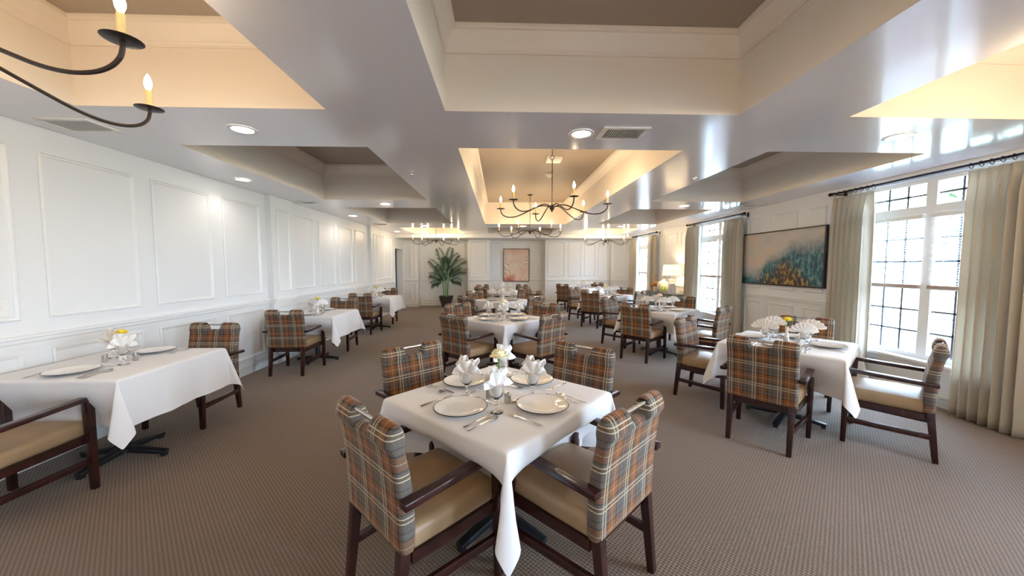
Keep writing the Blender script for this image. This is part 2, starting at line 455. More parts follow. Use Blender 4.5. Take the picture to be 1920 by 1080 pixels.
DOOR = (12.02, 12.95, 2.07)
bm = bmesh.new(); box(bm, XL - .2, XL, Y0, DOOR[0], 0, H - .001); box(bm, XL - .2, XL, DOOR[1], YB + .2, 0, H - .001); box(bm, XL - .2, XL, DOOR[0], DOOR[1], DOOR[2], H - .001)
wl = struct('wall_left', bm, WHITE, smooth=False)
sp = [(-3.1, -2.4), (-2.2, -1.5), (-1.3, -.6), (-.4, .3), (.45, 1.05), (1.22, 1.92), (2.06, 2.70), (2.87, 3.58), (3.75, 4.47), (4.66, 5.35), (6.17, 6.85), (7.05, 7.71), (7.91, 8.58), (8.79, 9.40), (10.35, 10.95), (11.1, 11.7)]
panels(wl, 'x', XL, 1, sp)
k = 2
for (a, b) in ((5.50, 6.08), (9.66, 10.22)):
    bm = bmesh.new(); box(bm, XL, XL + .08, a, b, 0, H - .002)
    pl = struct('trim_%d' % k, bm, TRIM, smooth=False); k += 1
    for z0, z1 in (PU, PL):
        bm = bmesh.new(); moulding(bm, 'x', XL + .08, 1, a + .13, b - .13, z0, z1); struct('panel_moulding', bm, TRIM, pl, ang=25)
bm = bmesh.new()
for (a, b) in ((Y0, 5.50), (6.08, 9.66), (10.22, DOOR[0] - .06)): rail(bm, 'x', XL, 1, a, b)
for (a, b) in ((5.49, 6.09), (9.65, 10.23)): rail(bm, 'x', XL + .08, 1, a, b)
struct('trim_%d' % k, bm, TRIM, ang=25); k += 1
bm = bmesh.new()
for (a, b) in ((Y0, 5.50), (6.08, 9.66), (10.22, DOOR[0] - .06)): rail(bm, 'x', XL, 1, a, b, 0.0, .13, .018)
for (a, b) in ((5.49, 6.09), (9.65, 10.23)): rail(bm, 'x', XL + .08, 1, a, b, 0.0, .13, .018)
struct('baseboard_left', bm, TRIM, ang=25)
# doorway casing and the hall beyond
bm = bmesh.new()
box(bm, XL, XL + .02, DOOR[0] - .07, DOOR[0], 0, DOOR[2] + .07); box(bm, XL, XL + .02, DOOR[1], DOOR[1] + .07, 0, DOOR[2] + .07); box(bm, XL, XL + .02, DOOR[0], DOOR[1], DOOR[2], DOOR[2] + .07)
struct('trim_%d' % k, bm, TRIM, smooth=False); k += 1
bm = bmesh.new(); box(bm, XL - 1.6, XL - 1.5, 11.5, 13.6, 0, 2.5); box(bm, XL - 1.5, XL - .2, 13.5, 13.6, 0, 2.5); box(bm, XL - 1.5, XL - .2, 11.4, 11.5, 0, 2.5); box(bm, XL - 1.6, XL - .2, 11.4, 13.6, 2.5, 2.6); box(bm, XL - 1.6, XL - .2, 11.4, 13.6, -.1, 0)
struct('wall_hall', bm, BLUELIT, smooth=False)

# right wall with window openings
bm = bmesh.new(); y = Y0
for (a, b) in WY:
    box(bm, XR, XR + .2, y, a, 0, H - .001); box(bm, XR, XR + .2, a, b, 0, ZS); box(bm, XR, XR + .2, a, b, ZT, H - .001); y = b
box(bm, XR, XR + .2, y, YB + .2, 0, H - .001)
wr = struct('wall_right', bm, WHITE, smooth=False)
panels(wr, 'x', XR, -1, [(1.1, 1.6), (1.8, 2.4), (5.0, 5.30), (5.50, 6.02), (6.24, 6.62), (8.62, 9.1), (9.3, 9.85), (10.0, 10.3), (12.3, 12.7)])
bm = bmesh.new(); y = Y0
for (a, b) in WY: rail(bm, 'x', XR, -1, y, a - .07); y = b + .07
rail(bm, 'x', XR, -1, y, 12.85); struct('trim_%d' % k, bm, TRIM, ang=25); k += 1
bm = bmesh.new(); rail(bm, 'x', XR, -1, Y0, 12.85, 0, .13, .018); struct('baseboard_right', bm, TRIM, ang=25)

# wall behind the camera
bm = bmesh.new(); box(bm, XL - .2, XR + .2, Y0 - .2, Y0, 0, H - .001); wf = struct('wall_front', bm, WHITE, smooth=False)

# far wall: plane at YB, piers standing forward to YP
YP = 13.05
bm = bmesh.new(); box(bm, XL - .2, XR + .2, YB, YB + .2, 0, 2.43); wb = struct('wall_back', bm, WHITE, smooth=False)
panels(wb, 'y', YB, -1, [(-2.78, -2.12), (-1.95, -1.28), (-.28, .05), (.15, .95), (1.12, 1.55)])
piers = [(XL, -2.95, YP), (-1.16, -.37, YP), (1.66, 4.02, YP), (4.02, XR, 12.85)]
pp = [[(-3.22, -3.04)], [(-1.06, -.47)], [(1.76, 2.36), (2.5, 2.98), (3.1, 3.5), (3.6, 3.94)], [(4.12, 4.52)]]
for (x0, x1, yy), ps in zip(piers, pp):
    bm = bmesh.new(); box(bm, x0, x1, yy, YB, 0, 2.43 - .001); pr = struct('trim_%d' % k, bm, WHITE, smooth=False); k += 1
    panels(pr, 'y', yy, -1, ps)
bm = bmesh.new()
for (a, b, yy) in ((XL + .02, -2.95, YP), (-2.95, -1.16, YB), (-1.16, -.37, YP), (-.37, 1.66, YB), (1.66, 4.02, YP), (4.02, XR, 12.85)): rail(bm, 'y', yy, -1, a, b)
struct('trim_%d' % k, bm, TRIM, ang=25); k += 1
bm = bmesh.new()
for (a, b, yy) in ((XL + .02, -2.95, YP), (-2.95, -1.16, YB), (-1.16, -.37, YP), (-.37, 1.66, YB), (1.66, 4.02, YP), (4.02, XR, 12.85)): rail(bm, 'y', yy, -1, a, b, 0, .13, .018)
struct('baseboard_back', bm, TRIM, ang=25)

# ---------------- windows
for wi, (a, b) in enumerate(WY):
    r = bpy.data.objects.new('window_%d' % (wi + 1), None); COL.objects.link(r); r['kind'] = 'structure'
    r.location = (XR, (a + b) / 2, ZS)
    hw = (b - a) / 2; hh = ZT - ZS
    zt = 2.07 - ZS; zm = 1.26 - ZS
    bm = bmesh.new()
    fx0, fx1 = .05, .12
    def fb(y0, y1, z0, z1, x0=fx0, x1=fx1): box(bm, x0, x1, y0, y1, z0, z1)
    fb(-hw, -hw + .05, 0, hh); fb(hw - .05, hw, 0, hh); fb(-hw + .05, hw - .05, 0, .05); fb(-hw + .05, hw - .05, hh - .05, hh)
    fb(-.05, .05, .05, hh - .05); fb(-hw + .05, -.05, zt, zt + .09); fb(.05, hw - .05, zt, zt + .09)
    for (p, q) in ((-hw + .05, -.05), (.05, hw - .05)): fb(p, q, zm - .025, zm + .025, .045, .105)
    # casing on the room side
    box(bm, -.022, 0, -hw - .07, -hw, -.02, hh + .06); box(bm, -.022, 0, hw, hw + .07, -.02, hh + .06); box(bm, -.022, 0, -hw, hw, hh, hh + .06)
    struct('window_frame', bm, WINF, r, smooth=False)
    bm = bmesh.new(); rbox(bm, -.06, .05, -hw - .09, hw + .09, -.035, -.001, .006, 2); box(bm, -.018, 0, -hw - .06, hw + .06, -.10, -.035)
    struct('window_sill', bm, WINF, r)
    for (p, q) in ((-hw + .05, -.05), (.05, hw - .05)):
        bm = bmesh.new(); w = q - p
        for z0, z1, nr in ((.05, zm - .025, 3), (zm + .025, zt, 3), (zt + .09, hh - .05, 2)):
            for i in (1, 2): y = p + w * i / 3; box(bm, .078, .096, y - .010, y + .010, z0, z1)
            for i in range(1, nr): z = z0 + (z1 - z0) * i / nr; box(bm, .078, .096, p, q, z - .010, z + .010)
        struct('muntins', bm, MUNT, r, smooth=False)
        bm = bmesh.new(); box(bm, .086, .088, p, q, .05, hh - .05); struct('glass_pane', bm, WGLASS, r, smooth=False)
    # daylight portal in the opening
    ld = bpy.data.lights.new('portal', 'AREA'); ld.shape = 'RECTANGLE'; ld.size = hh; ld.size_y = b - a
    ld.cycles.is_portal = True
    lo = bpy.data.objects.new('daylight_portal', ld); COL.objects.link(lo); lo.parent = r
    lo.location = (.16, 0, hh / 2); lo.rotation_euler = (0, PI / 2, 0)

wname = {2: 'nearest window', 3: 'second window', 4: 'farthest window'}
# blinds, rods, curtains on the three windows in view
for wi in (2, 3, 4):
    a, b = WY[wi]; cy = (a + b) / 2; hw = (b - a) / 2
    for s, (p, q) in zip(('left', 'right'), ((.04, hw - .06), (-hw + .06, -.04))):
        t = thing('venetian_blind', 'white slatted blind half lowered in %s half of the %s' % (s, wname[wi]), 'blind', (XR + .025, cy, 2.03), 0, 'window blinds')
        bm = bmesh.new(); rbox(bm, -.02, .02, p, q, -.01, .035, .003, 1); obj('headrail', bm, BLINDM, t)
        bm = bmesh.new(); n = 26
        for i in range(n):
            z = -.03 - i * .0275
            v = [bm.verts.new(c) for c in ((-.012, p + .005, z + .002), (.012, p + .005, z - .002), (.012, q - .005, z - .002), (-.012, q - .005, z + .002))]
            v2 = [bm.verts.new((c.co.x, c.co.y, c.co.z + .0015)) for c in v]
            bm.faces.new(v); bm.faces.new(v2[::-1])
            for i2 in range(4): j = (i2 + 1) % 4; bm.faces.new((v[i2], v[j], v2[j], v2[i2]))
        for yy in (p + .12, q - .12): box(bm, -.001, .001, yy - .001, yy + .001, -.75, 0)
        obj('slats', bm, BLINDM, t, smooth=False)
        bm = bmesh.new(); rbox(bm, -.014, .014, p, q, -.785, -.745, .003, 1); obj('bottom_rail', bm, BLINDR, t)
    yl, yr = cy + .985, cy - .985; xr = 4.52
    t = thing('curtain_rod', 'long black curtain rod above the %s' % wname[wi], 'curtain rod', (xr, cy, 2.465), 0, 'curtain rods')
    bm = bmesh.new(); tube(bm, [(0, yr - cy, 0), (0, yl - cy, 0)], .013, 10); obj('pole', bm, ROD, t)
    for s in (-1, 1):
        bm = bmesh.new(); e = s * .985
        tube(bm, [(0, e, 0), (0, e + s * .012, 0), (0, e + s * .02, 0), (0, e + s * .035, 0), (0, e + s * .05, 0), (0, e + s * .056, 0)], [.014, .022, .016, .026, .02, .006], 10); obj('finial', bm, ROD, t)
        bm = bmesh.new(); e = s * .93
        box(bm, -.006, XR - xr - .001, e - .008, e + .008, -.026, -.014); box(bm, XR - xr - .01, XR - xr - .001, e - .02, e + .02, -.06, .03); obj('bracket', bm, ROD, t)
    for s, name, (u0, u1) in ((1, 'left', (.44, .97)), (-1, 'right', (-.97, -.44))):
        t = thing('curtain', 'floor length beige pleated curtain on %s side of the %s' % (name, wname[wi]), 'curtain', (xr, cy, 0), 0, 'beige curtains')
        bm = bmesh.new(); NU, NZ = 132, 26; rows = []
        pl = 7; ph = random.random() * 6
        for j in range(NZ + 1):
            z = .015 + (2.405 - .015) * j / NZ; f = j / NZ
            row = []
            for i in range(NU + 1):
                q = i / NU
                pin = 1 - .10 * math.sin(PI * f) * 0
                yy = u0 + (u1 - u0) * q
                spread = 1.0 + .03 * (1 - f)
                yy = (u0 + u1) / 2 + (yy - (u0 + u1) / 2) * spread
                am = .058 * (1 - .72 * max(0, (f - .90) / .10)) * (.8 + .35 * math.sin(3.1 * q + ph))
                w = math.sin(2 * PI * pl * q + .5 * math.sin(5 * q + ph + f * .8))
                w = math.copysign(abs(w) ** .7, w)
                yy += .012 * math.sin(4 * PI * pl * q) * (1 - f * .3)
                row.append(bm.verts.new((-.002 + am * w - .006, yy, z)))
            rows.append(row)
        for j in range(NZ):
            for i in range(NU): bm.faces.new((rows[j][i], rows[j][i + 1], rows[j + 1][i + 1], rows[j + 1][i]))
        o = obj('fabric', bm, CURT, t, ang=0)
        md = o.modifiers.new('s', 'SOLIDIFY'); md.thickness = .003
        for i in range(pl + 1):
            bm = bmesh.new()
            yy = u0 + .01 + (u1 - u0 - .02) * i / pl
            tube(bm, [(0.024 * math.cos(x), yy + .003 * math.sin(x), 2.455 + .027 * math.sin(x)) for x in [2 * PI * q / 12 for q in range(13)]], .0032, 5, cap=False)
            obj('ring', bm, ROD, t)

# ------------------------------------------------------------------ ceiling fixtures
def spot(parent, z, e, col=(1, .90, .78), size=150):
    ld = bpy.data.lights.new('downlight_lamp', 'SPOT'); ld.energy = e; ld.color = col; ld.spot_size = math.radians(size); ld.spot_blend = .6; ld.shadow_soft_size = .06
    lo = bpy.data.objects.new('downlight_lamp', ld); COL.objects.link(lo); lo.parent = parent; lo.location = (0, 0, z)
DLP = None
def mkdl():
    t = thing('downlight', 'x', 'ceiling light')
    bm = bmesh.new(); lathe(bm, [(.072, .0), (.074, -.006), (.086, -.009), (.098, -.006), (.100, 0)], 28, cap=False); obj('trim_ring', bm, TRIM, t)
    bm = bmesh.new(); lathe(bm, [(0, -.004), (.05, -.005), (.074, -.003), (.074, 0), (0, 0)], 28, cap=False); obj('lens', bm, DLIGHT, t)
    spot(t, -.02, 7)
    return t
DL = Proto(mkdl())
dls = [(-1.98, 2.90, 'lit round downlight between the two nearest left ceiling recesses'),
       (-3.13, 4.55, 'lit round downlight near left wall above the nearest wall panels'),
       (.65, 2.90, 'lit round downlight beside the louvred vent between centre ceiling recesses'),
       (3.25, 2.88, 'round downlight in the bright ceiling strip nearest the front window'),
       (-1.95, 6.25, 'small lit downlight on the crossbeam behind second left ceiling recess'),
       (-3.10, 7.75, 'small lit downlight near the left wall beside the third recess'),
       (-3.15, 11.2, 'tiny bright downlight near the far end of left wall'),
       (3.24, 6.27, 'small lit downlight on the crossbeam between the right recesses'),
       (.62, 9.62, 'small downlight behind the second centre chandelier'),
       (-1.98, 9.6, 'small lit downlight above the far left chandelier'),
       (3.24, 9.6, 'small lit downlight above the far right chandelier'),
       (-3.1, 1.1, None), (-1.98, -.45, None), (.65, -3.7, None), (3.24, -.45, None), (4.3, 1.2, None)]
for x, y, lb in dls:
    if lb is None:
        lb = 'round downlight on the ceiling behind the viewpoint'
    DL.put((x, y, H - .0005), 0, lb, 'recessed downlights')

def vent(x, y, w, d, along_x, lb):
    t = thing('ceiling_vent', lb, 'air vent', (x, y, H - .0005), 0, 'ceiling vents')
    bm = bmesh.new(); f = .03
    box(bm, -w / 2, w / 2, -d / 2, -d / 2 + f, -.01, 0); box(bm, -w / 2, w / 2, d / 2 - f, d / 2, -.01, 0)
    box(bm, -w / 2, -w / 2 + f, -d / 2 + f, d / 2 - f, -.01, 0); box(bm, w / 2 - f, w / 2, -d / 2 + f, d / 2 - f, -.01, 0)
    obj('frame', bm, GRILLE, t, smooth=False)
    bm = bmesh.new(); box(bm, -w / 2 + f, w / 2 - f, -d / 2 + f, d / 2 - f, -.002, 0); obj('backing', bm, DARKV, t, smooth=False)
    bm = bmesh.new(); n = 16
    for i in range(n):
        u = -w / 2 + f + (w - 2 * f) * (i + .5) / n
        box(bm, u - .0022, u + .0022, -d / 2 + f, d / 2 - f, -.009, -.002)
    obj('louvres', bm, GRILLE, t, smooth=False)
vent(.975, 2.88, .36, .25, True, 'white louvred ceiling vent beside the lit downlight near centre')
vent(-3.13, 2.85, .36, .25, True, 'white ceiling vent near left wall below the nearest chandelier')
vent(-3.17, 6.13, .30, .22, True, 'small ceiling vent near left wall beside the second recess')
vent(4.4, 6.16, .30, .22, True, 'small ceiling vent above the teal painting wall')
vent(-3.0, 9.3, .30, .22, True, 'farthest small ceiling vent along the left wall')

bm = bmesh.new(); lathe(bm, [(0, 0), (.03, 0), (.03, -.006), (.012, -.008), (.010, -.03), (.02, -.032), (.02, -.035), (0, -.036)], 14, cap=False)
sp0 = tag(obj('sprinkler', bm, METAL, None, loc=(-1.0, 4.17, H)), 'small metal sprinkler head on the left ceiling beam', 'sprinkler', 'ceiling sprinklers')
s2 = sp0.copy(); COL.objects.link(s2); s2.location = (2.31, 4.25, H); s2['label'] = 'small metal sprinkler head on the right ceiling beam'
t = thing('smoke_detector', 'round white smoke detector inside the centre ceiling recess', 'smoke detector', (.86, 6.3, HC))
bm = bmesh.new(); lathe(bm, [(0, 0), (.07, 0), (.07, -.012), (.058, -.018), (0, -.018)], 24, cap=False); obj('base_plate', bm, PLASTIC, t)
bm = bmesh.new(); lathe(bm, [(0, -.018), (.055, -.018), (.05, -.04), (.03, -.05), (0, -.05)], 24, cap=False); obj('sensor_dome', bm, PLASTIC, t)
t = thing('emergency_light', 'white rectangular ceiling box in recess behind the nearest centre chandelier', 'ceiling box', (.80, 5.35, HC))
bm = bmesh.new(); rbox(bm, -.11, .11, -.11, .11, -.05, 0, .01, 2); obj('housing', bm, PLASTIC, t)
bm = bmesh.new(); lathe(bm, [(0, -.05), (.05, -.05), (.045, -.058), (0, -.06)], 20, cap=False); obj('lens', bm, PLASTIC, t)

# ---------------- chandeliers
CUPZ, HUBZ, RAD = 2.27, 2.245, .70
def mkch():
    t = thing('chandelier', 'x', 'chandelier')       # origin at the hub, z = HUBZ
    bm = bmesh.new(); lathe(bm, [(0, -.05), (.008, -.045), (.012, -.035), (.008, -.028), (.022, -.022), (.032, -.005), (.032, .02), (.02, .035), (.01, .05), (0, .05)], 16, cap=False); obj('hub', bm, IRON, t)
    bm = bmesh.new(); tube(bm, [(0, 0, .04), (0, 0, .62)], .006, 8)
    tube(bm, [(.026 * math.cos(x), 0, .645 + .026 * math.sin(x)) for x in [2 * PI * q / 14 for q in range(15)]], .004, 6, cap=False); obj('rod', bm, IRON, t)
    bm = bmesh.new(); top = HC - HUBZ
    n = 5
    for i in range(n):
        z = .68 + (top - .02 - .68) * (i + .5) / n; h = (top - .02 - .68) / n * .62
        pts = []
        for q in range(13):
            x = 2 * PI * q / 12; dx = .009 * math.cos(x)
            pts.append((dx if i % 2 else 0, 0 if i % 2 else dx, z + h * math.sin(x)))
        tube(bm, pts, .0028, 5, cap=False)
    obj('chain', bm, IRON, t)
    bm = bmesh.new(); lathe(bm, [(0, top - .03), (.012, top - .028), (.05, top - .015), (.062, top - .001), (0, top - .001)], 20, cap=False); obj('canopy', bm, IRON, t)
    for kk in range(6):
        an = math.radians(60 * kk); ca, sa = math.cos(an), math.sin(an)
        ctrl = [(.02, .01), (.06, .028), (.12, .038), (.19, .028), (.28, -.01), (.37, -.048), (.46, -.082), (.54, -.096), (.61, -.090), (.66, -.068), (.69, -.035), (.70, .0), (.70, .02)]
        # Catmull-Rom refine
        P = [ctrl[0]] + ctrl + [ctrl[-1]]; pts = []
        for i in range(1, len(P) - 2):
            for q in range(4):
                u = q / 4
                pts.append(tuple(.5 * ((2 * P[i][c]) + (-P[i - 1][c] + P[i + 1][c]) * u + (2 * P[i - 1][c] - 5 * P[i][c] + 4 * P[i + 1][c] - P[i + 2][c]) * u * u + (-P[i - 1][c] + 3 * P[i][c] - 3 * P[i + 1][c] + P[i + 2][c]) * u ** 3) for c in (0, 1)))
        pts.append(ctrl[-1])
        bm = bmesh.new(); tube(bm, [(r * ca, r * sa, z) for r, z in pts], .0075, 8); arm = obj('arm', bm, IRON, t)
        cx, cy, cz = RAD * ca, RAD * sa, .022
        bm = bmesh.new(); lathe(bm, [(0, -.004), (.02, -.004), (.052, .000), (.056, .003), (.052, .004), (.02, .001), (0, .001)], 22, cx, cy, cz, cap=False); obj('drip_pan', bm, IRON, arm)
        bm = bmesh.new(); lathe(bm, [(.0, .001), (.0125, .001), (.0125, .085), (.009, .09), (0, .09)], 14, cx, cy, cz, cap=False); obj('candle_sleeve', bm, CANDLE, arm)
        bm = bmesh.new(); lathe(bm, [(0, .09), (.008, .092), (.014, .108), (.0155, .122), (.012, .142), (.006, .158), (0, .168)], 12, cx, cy, cz, cap=False); obj('bulb', bm, BULB, arm)
    return t
CH = Proto(mkch())
chs = [(-1.98, 1.22, 8, 'dark iron chandelier partly in view at top left corner', 14),
       (.68, 4.70, -18, 'large dark iron six-candle chandelier hanging nearest in the centre row', 9),
       (.68, 8.10, 5, 'second dark iron chandelier of the centre row, behind the nearest', 9),
       (-1.97, 11.25, 20, 'far left dark iron chandelier hanging before the potted palm', 9),
       (3.27, 11.05, 20, 'far right dark iron chandelier near the farthest window', 9),
       (3.24, 1.22, 30, 'dark iron chandelier behind the viewpoint near the window wall', 14),
       (.65, -1.6, 0, 'dark iron chandelier behind the viewpoint in the centre recess', 15)]
for x, y, dg, lb, e in chs:
    o = CH.put((x, y, HUBZ), math.radians(dg), lb, 'iron candle chandeliers')
    for kk in range(6):
        an = math.radians(60 * kk)
        ld = bpy.data.lights.new('bulb_lamp', 'POINT'); ld.energy = e * .20; ld.color = (1, .74, .43); ld.shadow_soft_size = .02
        lo = bpy.data.objects.new('bulb_lamp', ld); COL.objects.link(lo); lo.parent = o; lo.location = (RAD * math.cos(an), RAD * math.sin(an), .21)

# ------------------------------------------------------------------ furniture
def mk_backrest():
    bm = bmesh.new()
    W = .248
    xs_ = [-.248, -.2465, -.243, -.237, -.228, -.21, -.18, -.14, -.11, -.094, -.086, -.080, -.074, -.068, -.060, -.04, 0]
    xs_ = xs_ + [-x for x in xs_[:-1][::-1]]
    secs = []
    for x in xs_:
        e = (W - abs(x)) / .028; kf = 1.0 if e >= 1 else max(.0, 1 - (1 - e) ** 2) ** .5
        kf = .30 + .70 * kf
        ax = abs(x)
        if ax >= .090: h = .908
        elif ax <= .068: h = .838
        else: u = (ax - .068) / .022; h = .838 + .070 * (u * u * (3 - 2 * u))
        cr = max(0, (ax - .20) / .048); h -= .016 * cr * cr
        pts = []
        z0 = .385
        yc = lambda z: -.220 - (z - .40) * .105 + .018 * math.sin(PI * min(1, max(0, (z - .38) / .5)))
        T = lambda z: kf * (.062 + .012 * math.sin(PI * min(1, max(0, (z - .33) / .45))) + .026 * max(0, min(1, (z - .80) / .025)) * (1 if ax > .07 else .3))
        r = T(h - .04) / 2
        zs = [z0, z0 + .008, .415, .46, .52, .58, .64, .70, .75, min(.79, h - r - .012), min(.805, h - r - .006), min(.83, h - r)]
        for i, z in enumerate(zs): pts.append((yc(z) + T(z) / 2 * (.8 if i == 0 else 1), z))
        zc = zs[-1]; r = T(zc) / 2
        for q in range(1, 8):
            a = PI * q / 8; pts.append((yc(zc) + r * math.cos(a), zc + (h - zc) * math.sin(a)))
        for i, z in reversed(list(enumerate(zs))): pts.append((yc(z) - T(z) / 2 * (.8 if i == 0 else 1), z))
        secs.append([bm.verts.new((x, y, z)) for y, z in pts])
    for A, B in zip(secs, secs[1:]):
        n = len(A)
        for i in range(n):
            j = (i + 1) % n; bm.faces.new((A[i], B[i], B[j], A[j]))
    bm.faces.new(secs[0]); bm.faces.new(secs[-1][::-1])
    return bm

def mkchair():
    t = thing('dining_armchair', 'x', 'chair')
    # seat cushion
    bm = bmesh.new(); rbox(bm, -.243, .243, -.215, .268, .365, .468, .035, 4)
    bmesh.ops.subdivide_edges(bm, edges=[e for e in bm.edges if e.calc_length() > .2], cuts=5, use_grid_fill=True)
    for v in bm.verts:
        if v.co.z > .44:
            fx = 1 - (v.co.x / .243) ** 2; fy = 1 - ((v.co.y - .026) / .242) ** 2
            v.co.z += .016 * max(0, fx) * max(0, fy)
        if v.co.y < 0: v.co.x *= 1 + v.co.y * .12
    obj('seat', bm, SEATM, t, ang=0)
    obj('backrest', mk_backrest(), PLAID, t, ang=50)
    bm = bmesh.new(); tube(bm, [(-.085, -.270, .884), (.085, -.270, .884)], .0095, 12); obj('handle_bar', bm, METAL, t)
    for s in (-1, 1):
        bm = bmesh.new(); tbar(bm, (s * .266, .247, 0), (s * .266, .240, .612), .034, .034, .044, .046, .003); obj('leg', bm, WOOD, t)
        bm = bmesh.new(); tbar(bm, (s * .213, -.268, 0), (s * .213, -.222, .43), .034, .034, .046, .048, .003); obj('leg', bm, WOOD, t)
        bm = bmesh.new(); tbar(bm, (s * .274, -.262, .607), (s * .272, .268, .626), .048, .030, .050, .030, .004); obj('armrest', bm, WOOD, t)
        bm = bmesh.new(); tbar(bm, (s * .222, -.235, .195), (s * .258, .235, .195), .022, .040, .022, .040, .002); obj('stretcher', bm, WOOD, t)
    bm = bmesh.new()
    for s in (-1, 1): tbar(bm, (s * .226, -.20, .345), (s * .24, .235, .345), .022, .05, .022, .05)
    tbar(bm, (-.24, .240, .345), (.24, .240, .345), .022, .05, .022, .05); tbar(bm, (-.19, -.20, .345), (.19, -.20, .345), .022, .05, .022, .05)
    obj('seat_frame', bm, WOOD, t, smooth=False)
    return t
CHAIR = Proto(mkchair())

TT = .757
def mktable():
    t = thing('dining_table', 'x', 'table')
    bm = bmesh.new(); rbox(bm, -.452, .452, -.452, .452, TT - .032, TT - .004, .004, 2); obj('tabletop', bm, WOOD, t)
    bm = bmesh.new(); lathe(bm, [(0, .05), (.06, .05), (.06, .07), (.038, .08), (.038, .69), (.12, .70), (.12, .722), (0, .722)], 20, cap=False); obj('column', bm, BLACKM, t)
    for a in (0, PI / 2):
        bm = bmesh.new()
        for s in (-1, 1):
            d = Vector((math.cos(a), math.sin(a), 0)) * s
            tbar(bm, d * .02 + Vector((0, 0, .062)), d * .32 + Vector((0, 0, .032)), .062, .045, .05, .028, .006)
            tbar(bm, d * .30 + Vector((0, 0, 0)), d * .30 + Vector((0, 0, .025)), .035, .035, .03, .03)
        obj('foot', bm, BLACKM, t)
    return t
TABLE = Proto(mktable())

def mkcloth(push=(0, 0, 0, 0), seed=0, drop=.34, wall=False):
    """push: +x, +y, -x, -y side pushed in under the table by a chair's arms"""
    rnd = random.Random(seed)
    a = .460; R = a + drop; n = 30
    ph = [rnd.random() * 6 for _ in range(4)]
    side = [a + drop * (i / 12) for i in range(1, 13)]
    inner = [a * i / 9 for i in range(-9, 10)]
    cs = [-x for x in side[::-1]] + [-a - .012] + inner + [a + .012] + side
    cs = sorted(set(round(c, 5) for c in cs))
    bm = bmesh.new(); G = []
    sm = lambda x: max(0, min(1, x)) ** 2 * (3 - 2 * max(0, min(1, x)))
    def so(s, v, k):
        """outward offset of a side panel at drop s"""
        fl = 1 - min(1, abs(v) / a) ** 6
        w = .013 * math.sin(v * 15 + ph[k]) * (s / drop) * fl + .006 * math.sin(v * 37 + ph[k] * 2) * (s / drop) * fl
        p = push[k] * sm((s - .07) / .22) * (1 - min(1, abs(v) / a) ** 3 * .9)
        if wall and k == 2: return .006 * min(1, s / .012) + .2 * w
        return .008 * min(1, s / .012) + .02 * s / drop * (1 if push[k] == 0 else .3) + w - p
    for u in cs:
        row = []
        for v in cs:
            du = max(abs(u) - a, 0); dv = max(abs(v) - a, 0); sx = 1 if u > 0 else -1; sy = 1 if v > 0 else -1
            if du == 0 and dv == 0: p = (u, v, .0015 * math.sin(u * 9 + ph[0]) * math.sin(v * 8 + ph[1]) * 0)
            elif dv == 0: kx = 0 if u > 0 else 2; p = (sx * (a + so(du, v, kx)), v, -du)
            elif du == 0: ky = 1 if v > 0 else 3; p = (u, sy * (a + so(dv, u, ky)), -dv)
            else:
                rho = math.hypot(du, dv); f = math.atan2(dv, du)
                kx = 0 if u > 0 else 2; ky = 1 if v > 0 else 3
                ox = so(min(rho, drop), a, kx) * math.cos(f) ** 2; oy = so(min(rho, drop), a, ky) * math.sin(f) ** 2
                be = (.04 if wall and sx < 0 else .24) * math.sin(2 * f) ** .8
                out = rho * math.sin(be); lat = rho * .15 * math.sin(4 * f)
                z = -rho * math.cos(be) * (1 - .07 * math.sin(2 * f) ** 2)
                d = .7071
                p = (sx * (a + ox) + sx * out * d + sx * lat * d, sy * (a + oy) + sy * out * d - sy * lat * d, z)
            row.append(bm.verts.new((p[0], p[1], p[2] + TT)))
        G.append(row)
    for i in range(len(cs) - 1):
        for j in range(len(cs) - 1): bm.faces.new((G[i][j], G[i + 1][j], G[i + 1][j + 1], G[i][j + 1]))
    return bm

def put_cloth(cx, cy, rz, push, seed, label, wall=False):
    o = obj('tablecloth', mkcloth(push, seed, wall=wall), CLOTH, None, ang=0, loc=(cx, cy, 0)); o.rotation_euler = (0, 0, rz)
    md = o.modifiers.new('sub', 'SUBSURF'); md.levels = 1; md.render_levels = 1
    tag(o, label, 'tablecloth', 'white tablecloths')
    return o

# ---- tableware prototypes
ZC = TT + .0035
def mkplate():
    t = thing('dinner_plate', 'x', 'plate')
    bm = bmesh.new(); lathe(bm, [(0, .004), (.075, .004), (.085, .006), (.10, .010), (.134, .018), (.137, .0195), (.134, .0215), (.10, .0145), (.085, .0095), (.07, .0085), (0, .008)], 44, cap=False); obj('dish', bm, CHINA, t)
    bm = bmesh.new(); lathe(bm, [(.1345, .0178), (.1385, .0188), (.1392, .0200), (.1382, .0212), (.1345, .0220)], 44, cap=False); obj('rim_band', bm, RIM, t)
    return t
def mkgoblet():
    t = thing('water_goblet', 'x', 'glass')
    bm = bmesh.new(); lathe(bm, [(0, .070), (.014, .072), (.028, .085), (.036, .105), (.038, .125), (.036, .148), (.0345, .148), (.0365, .125), (.0345, .106), (.027, .088), (.012, .076), (0, .075)], 24, cap=False); obj('bowl', bm, GGLASS, t)
    bm = bmesh.new(); lathe(bm, [(0, .010), (.006, .012), (.006, .025), (.011, .034), (.006, .043), (.007, .058), (.013, .0695), (0, .0695)], 18, cap=False); obj('stem', bm, GGLASS, t)
    bm = bmesh.new(); lathe(bm, [(0, 0), (.034, 0), (.035, .002), (.02, .006), (.008, .0095), (0, .0095)], 24, cap=False); obj('foot', bm, GGLASS, t)
    return t
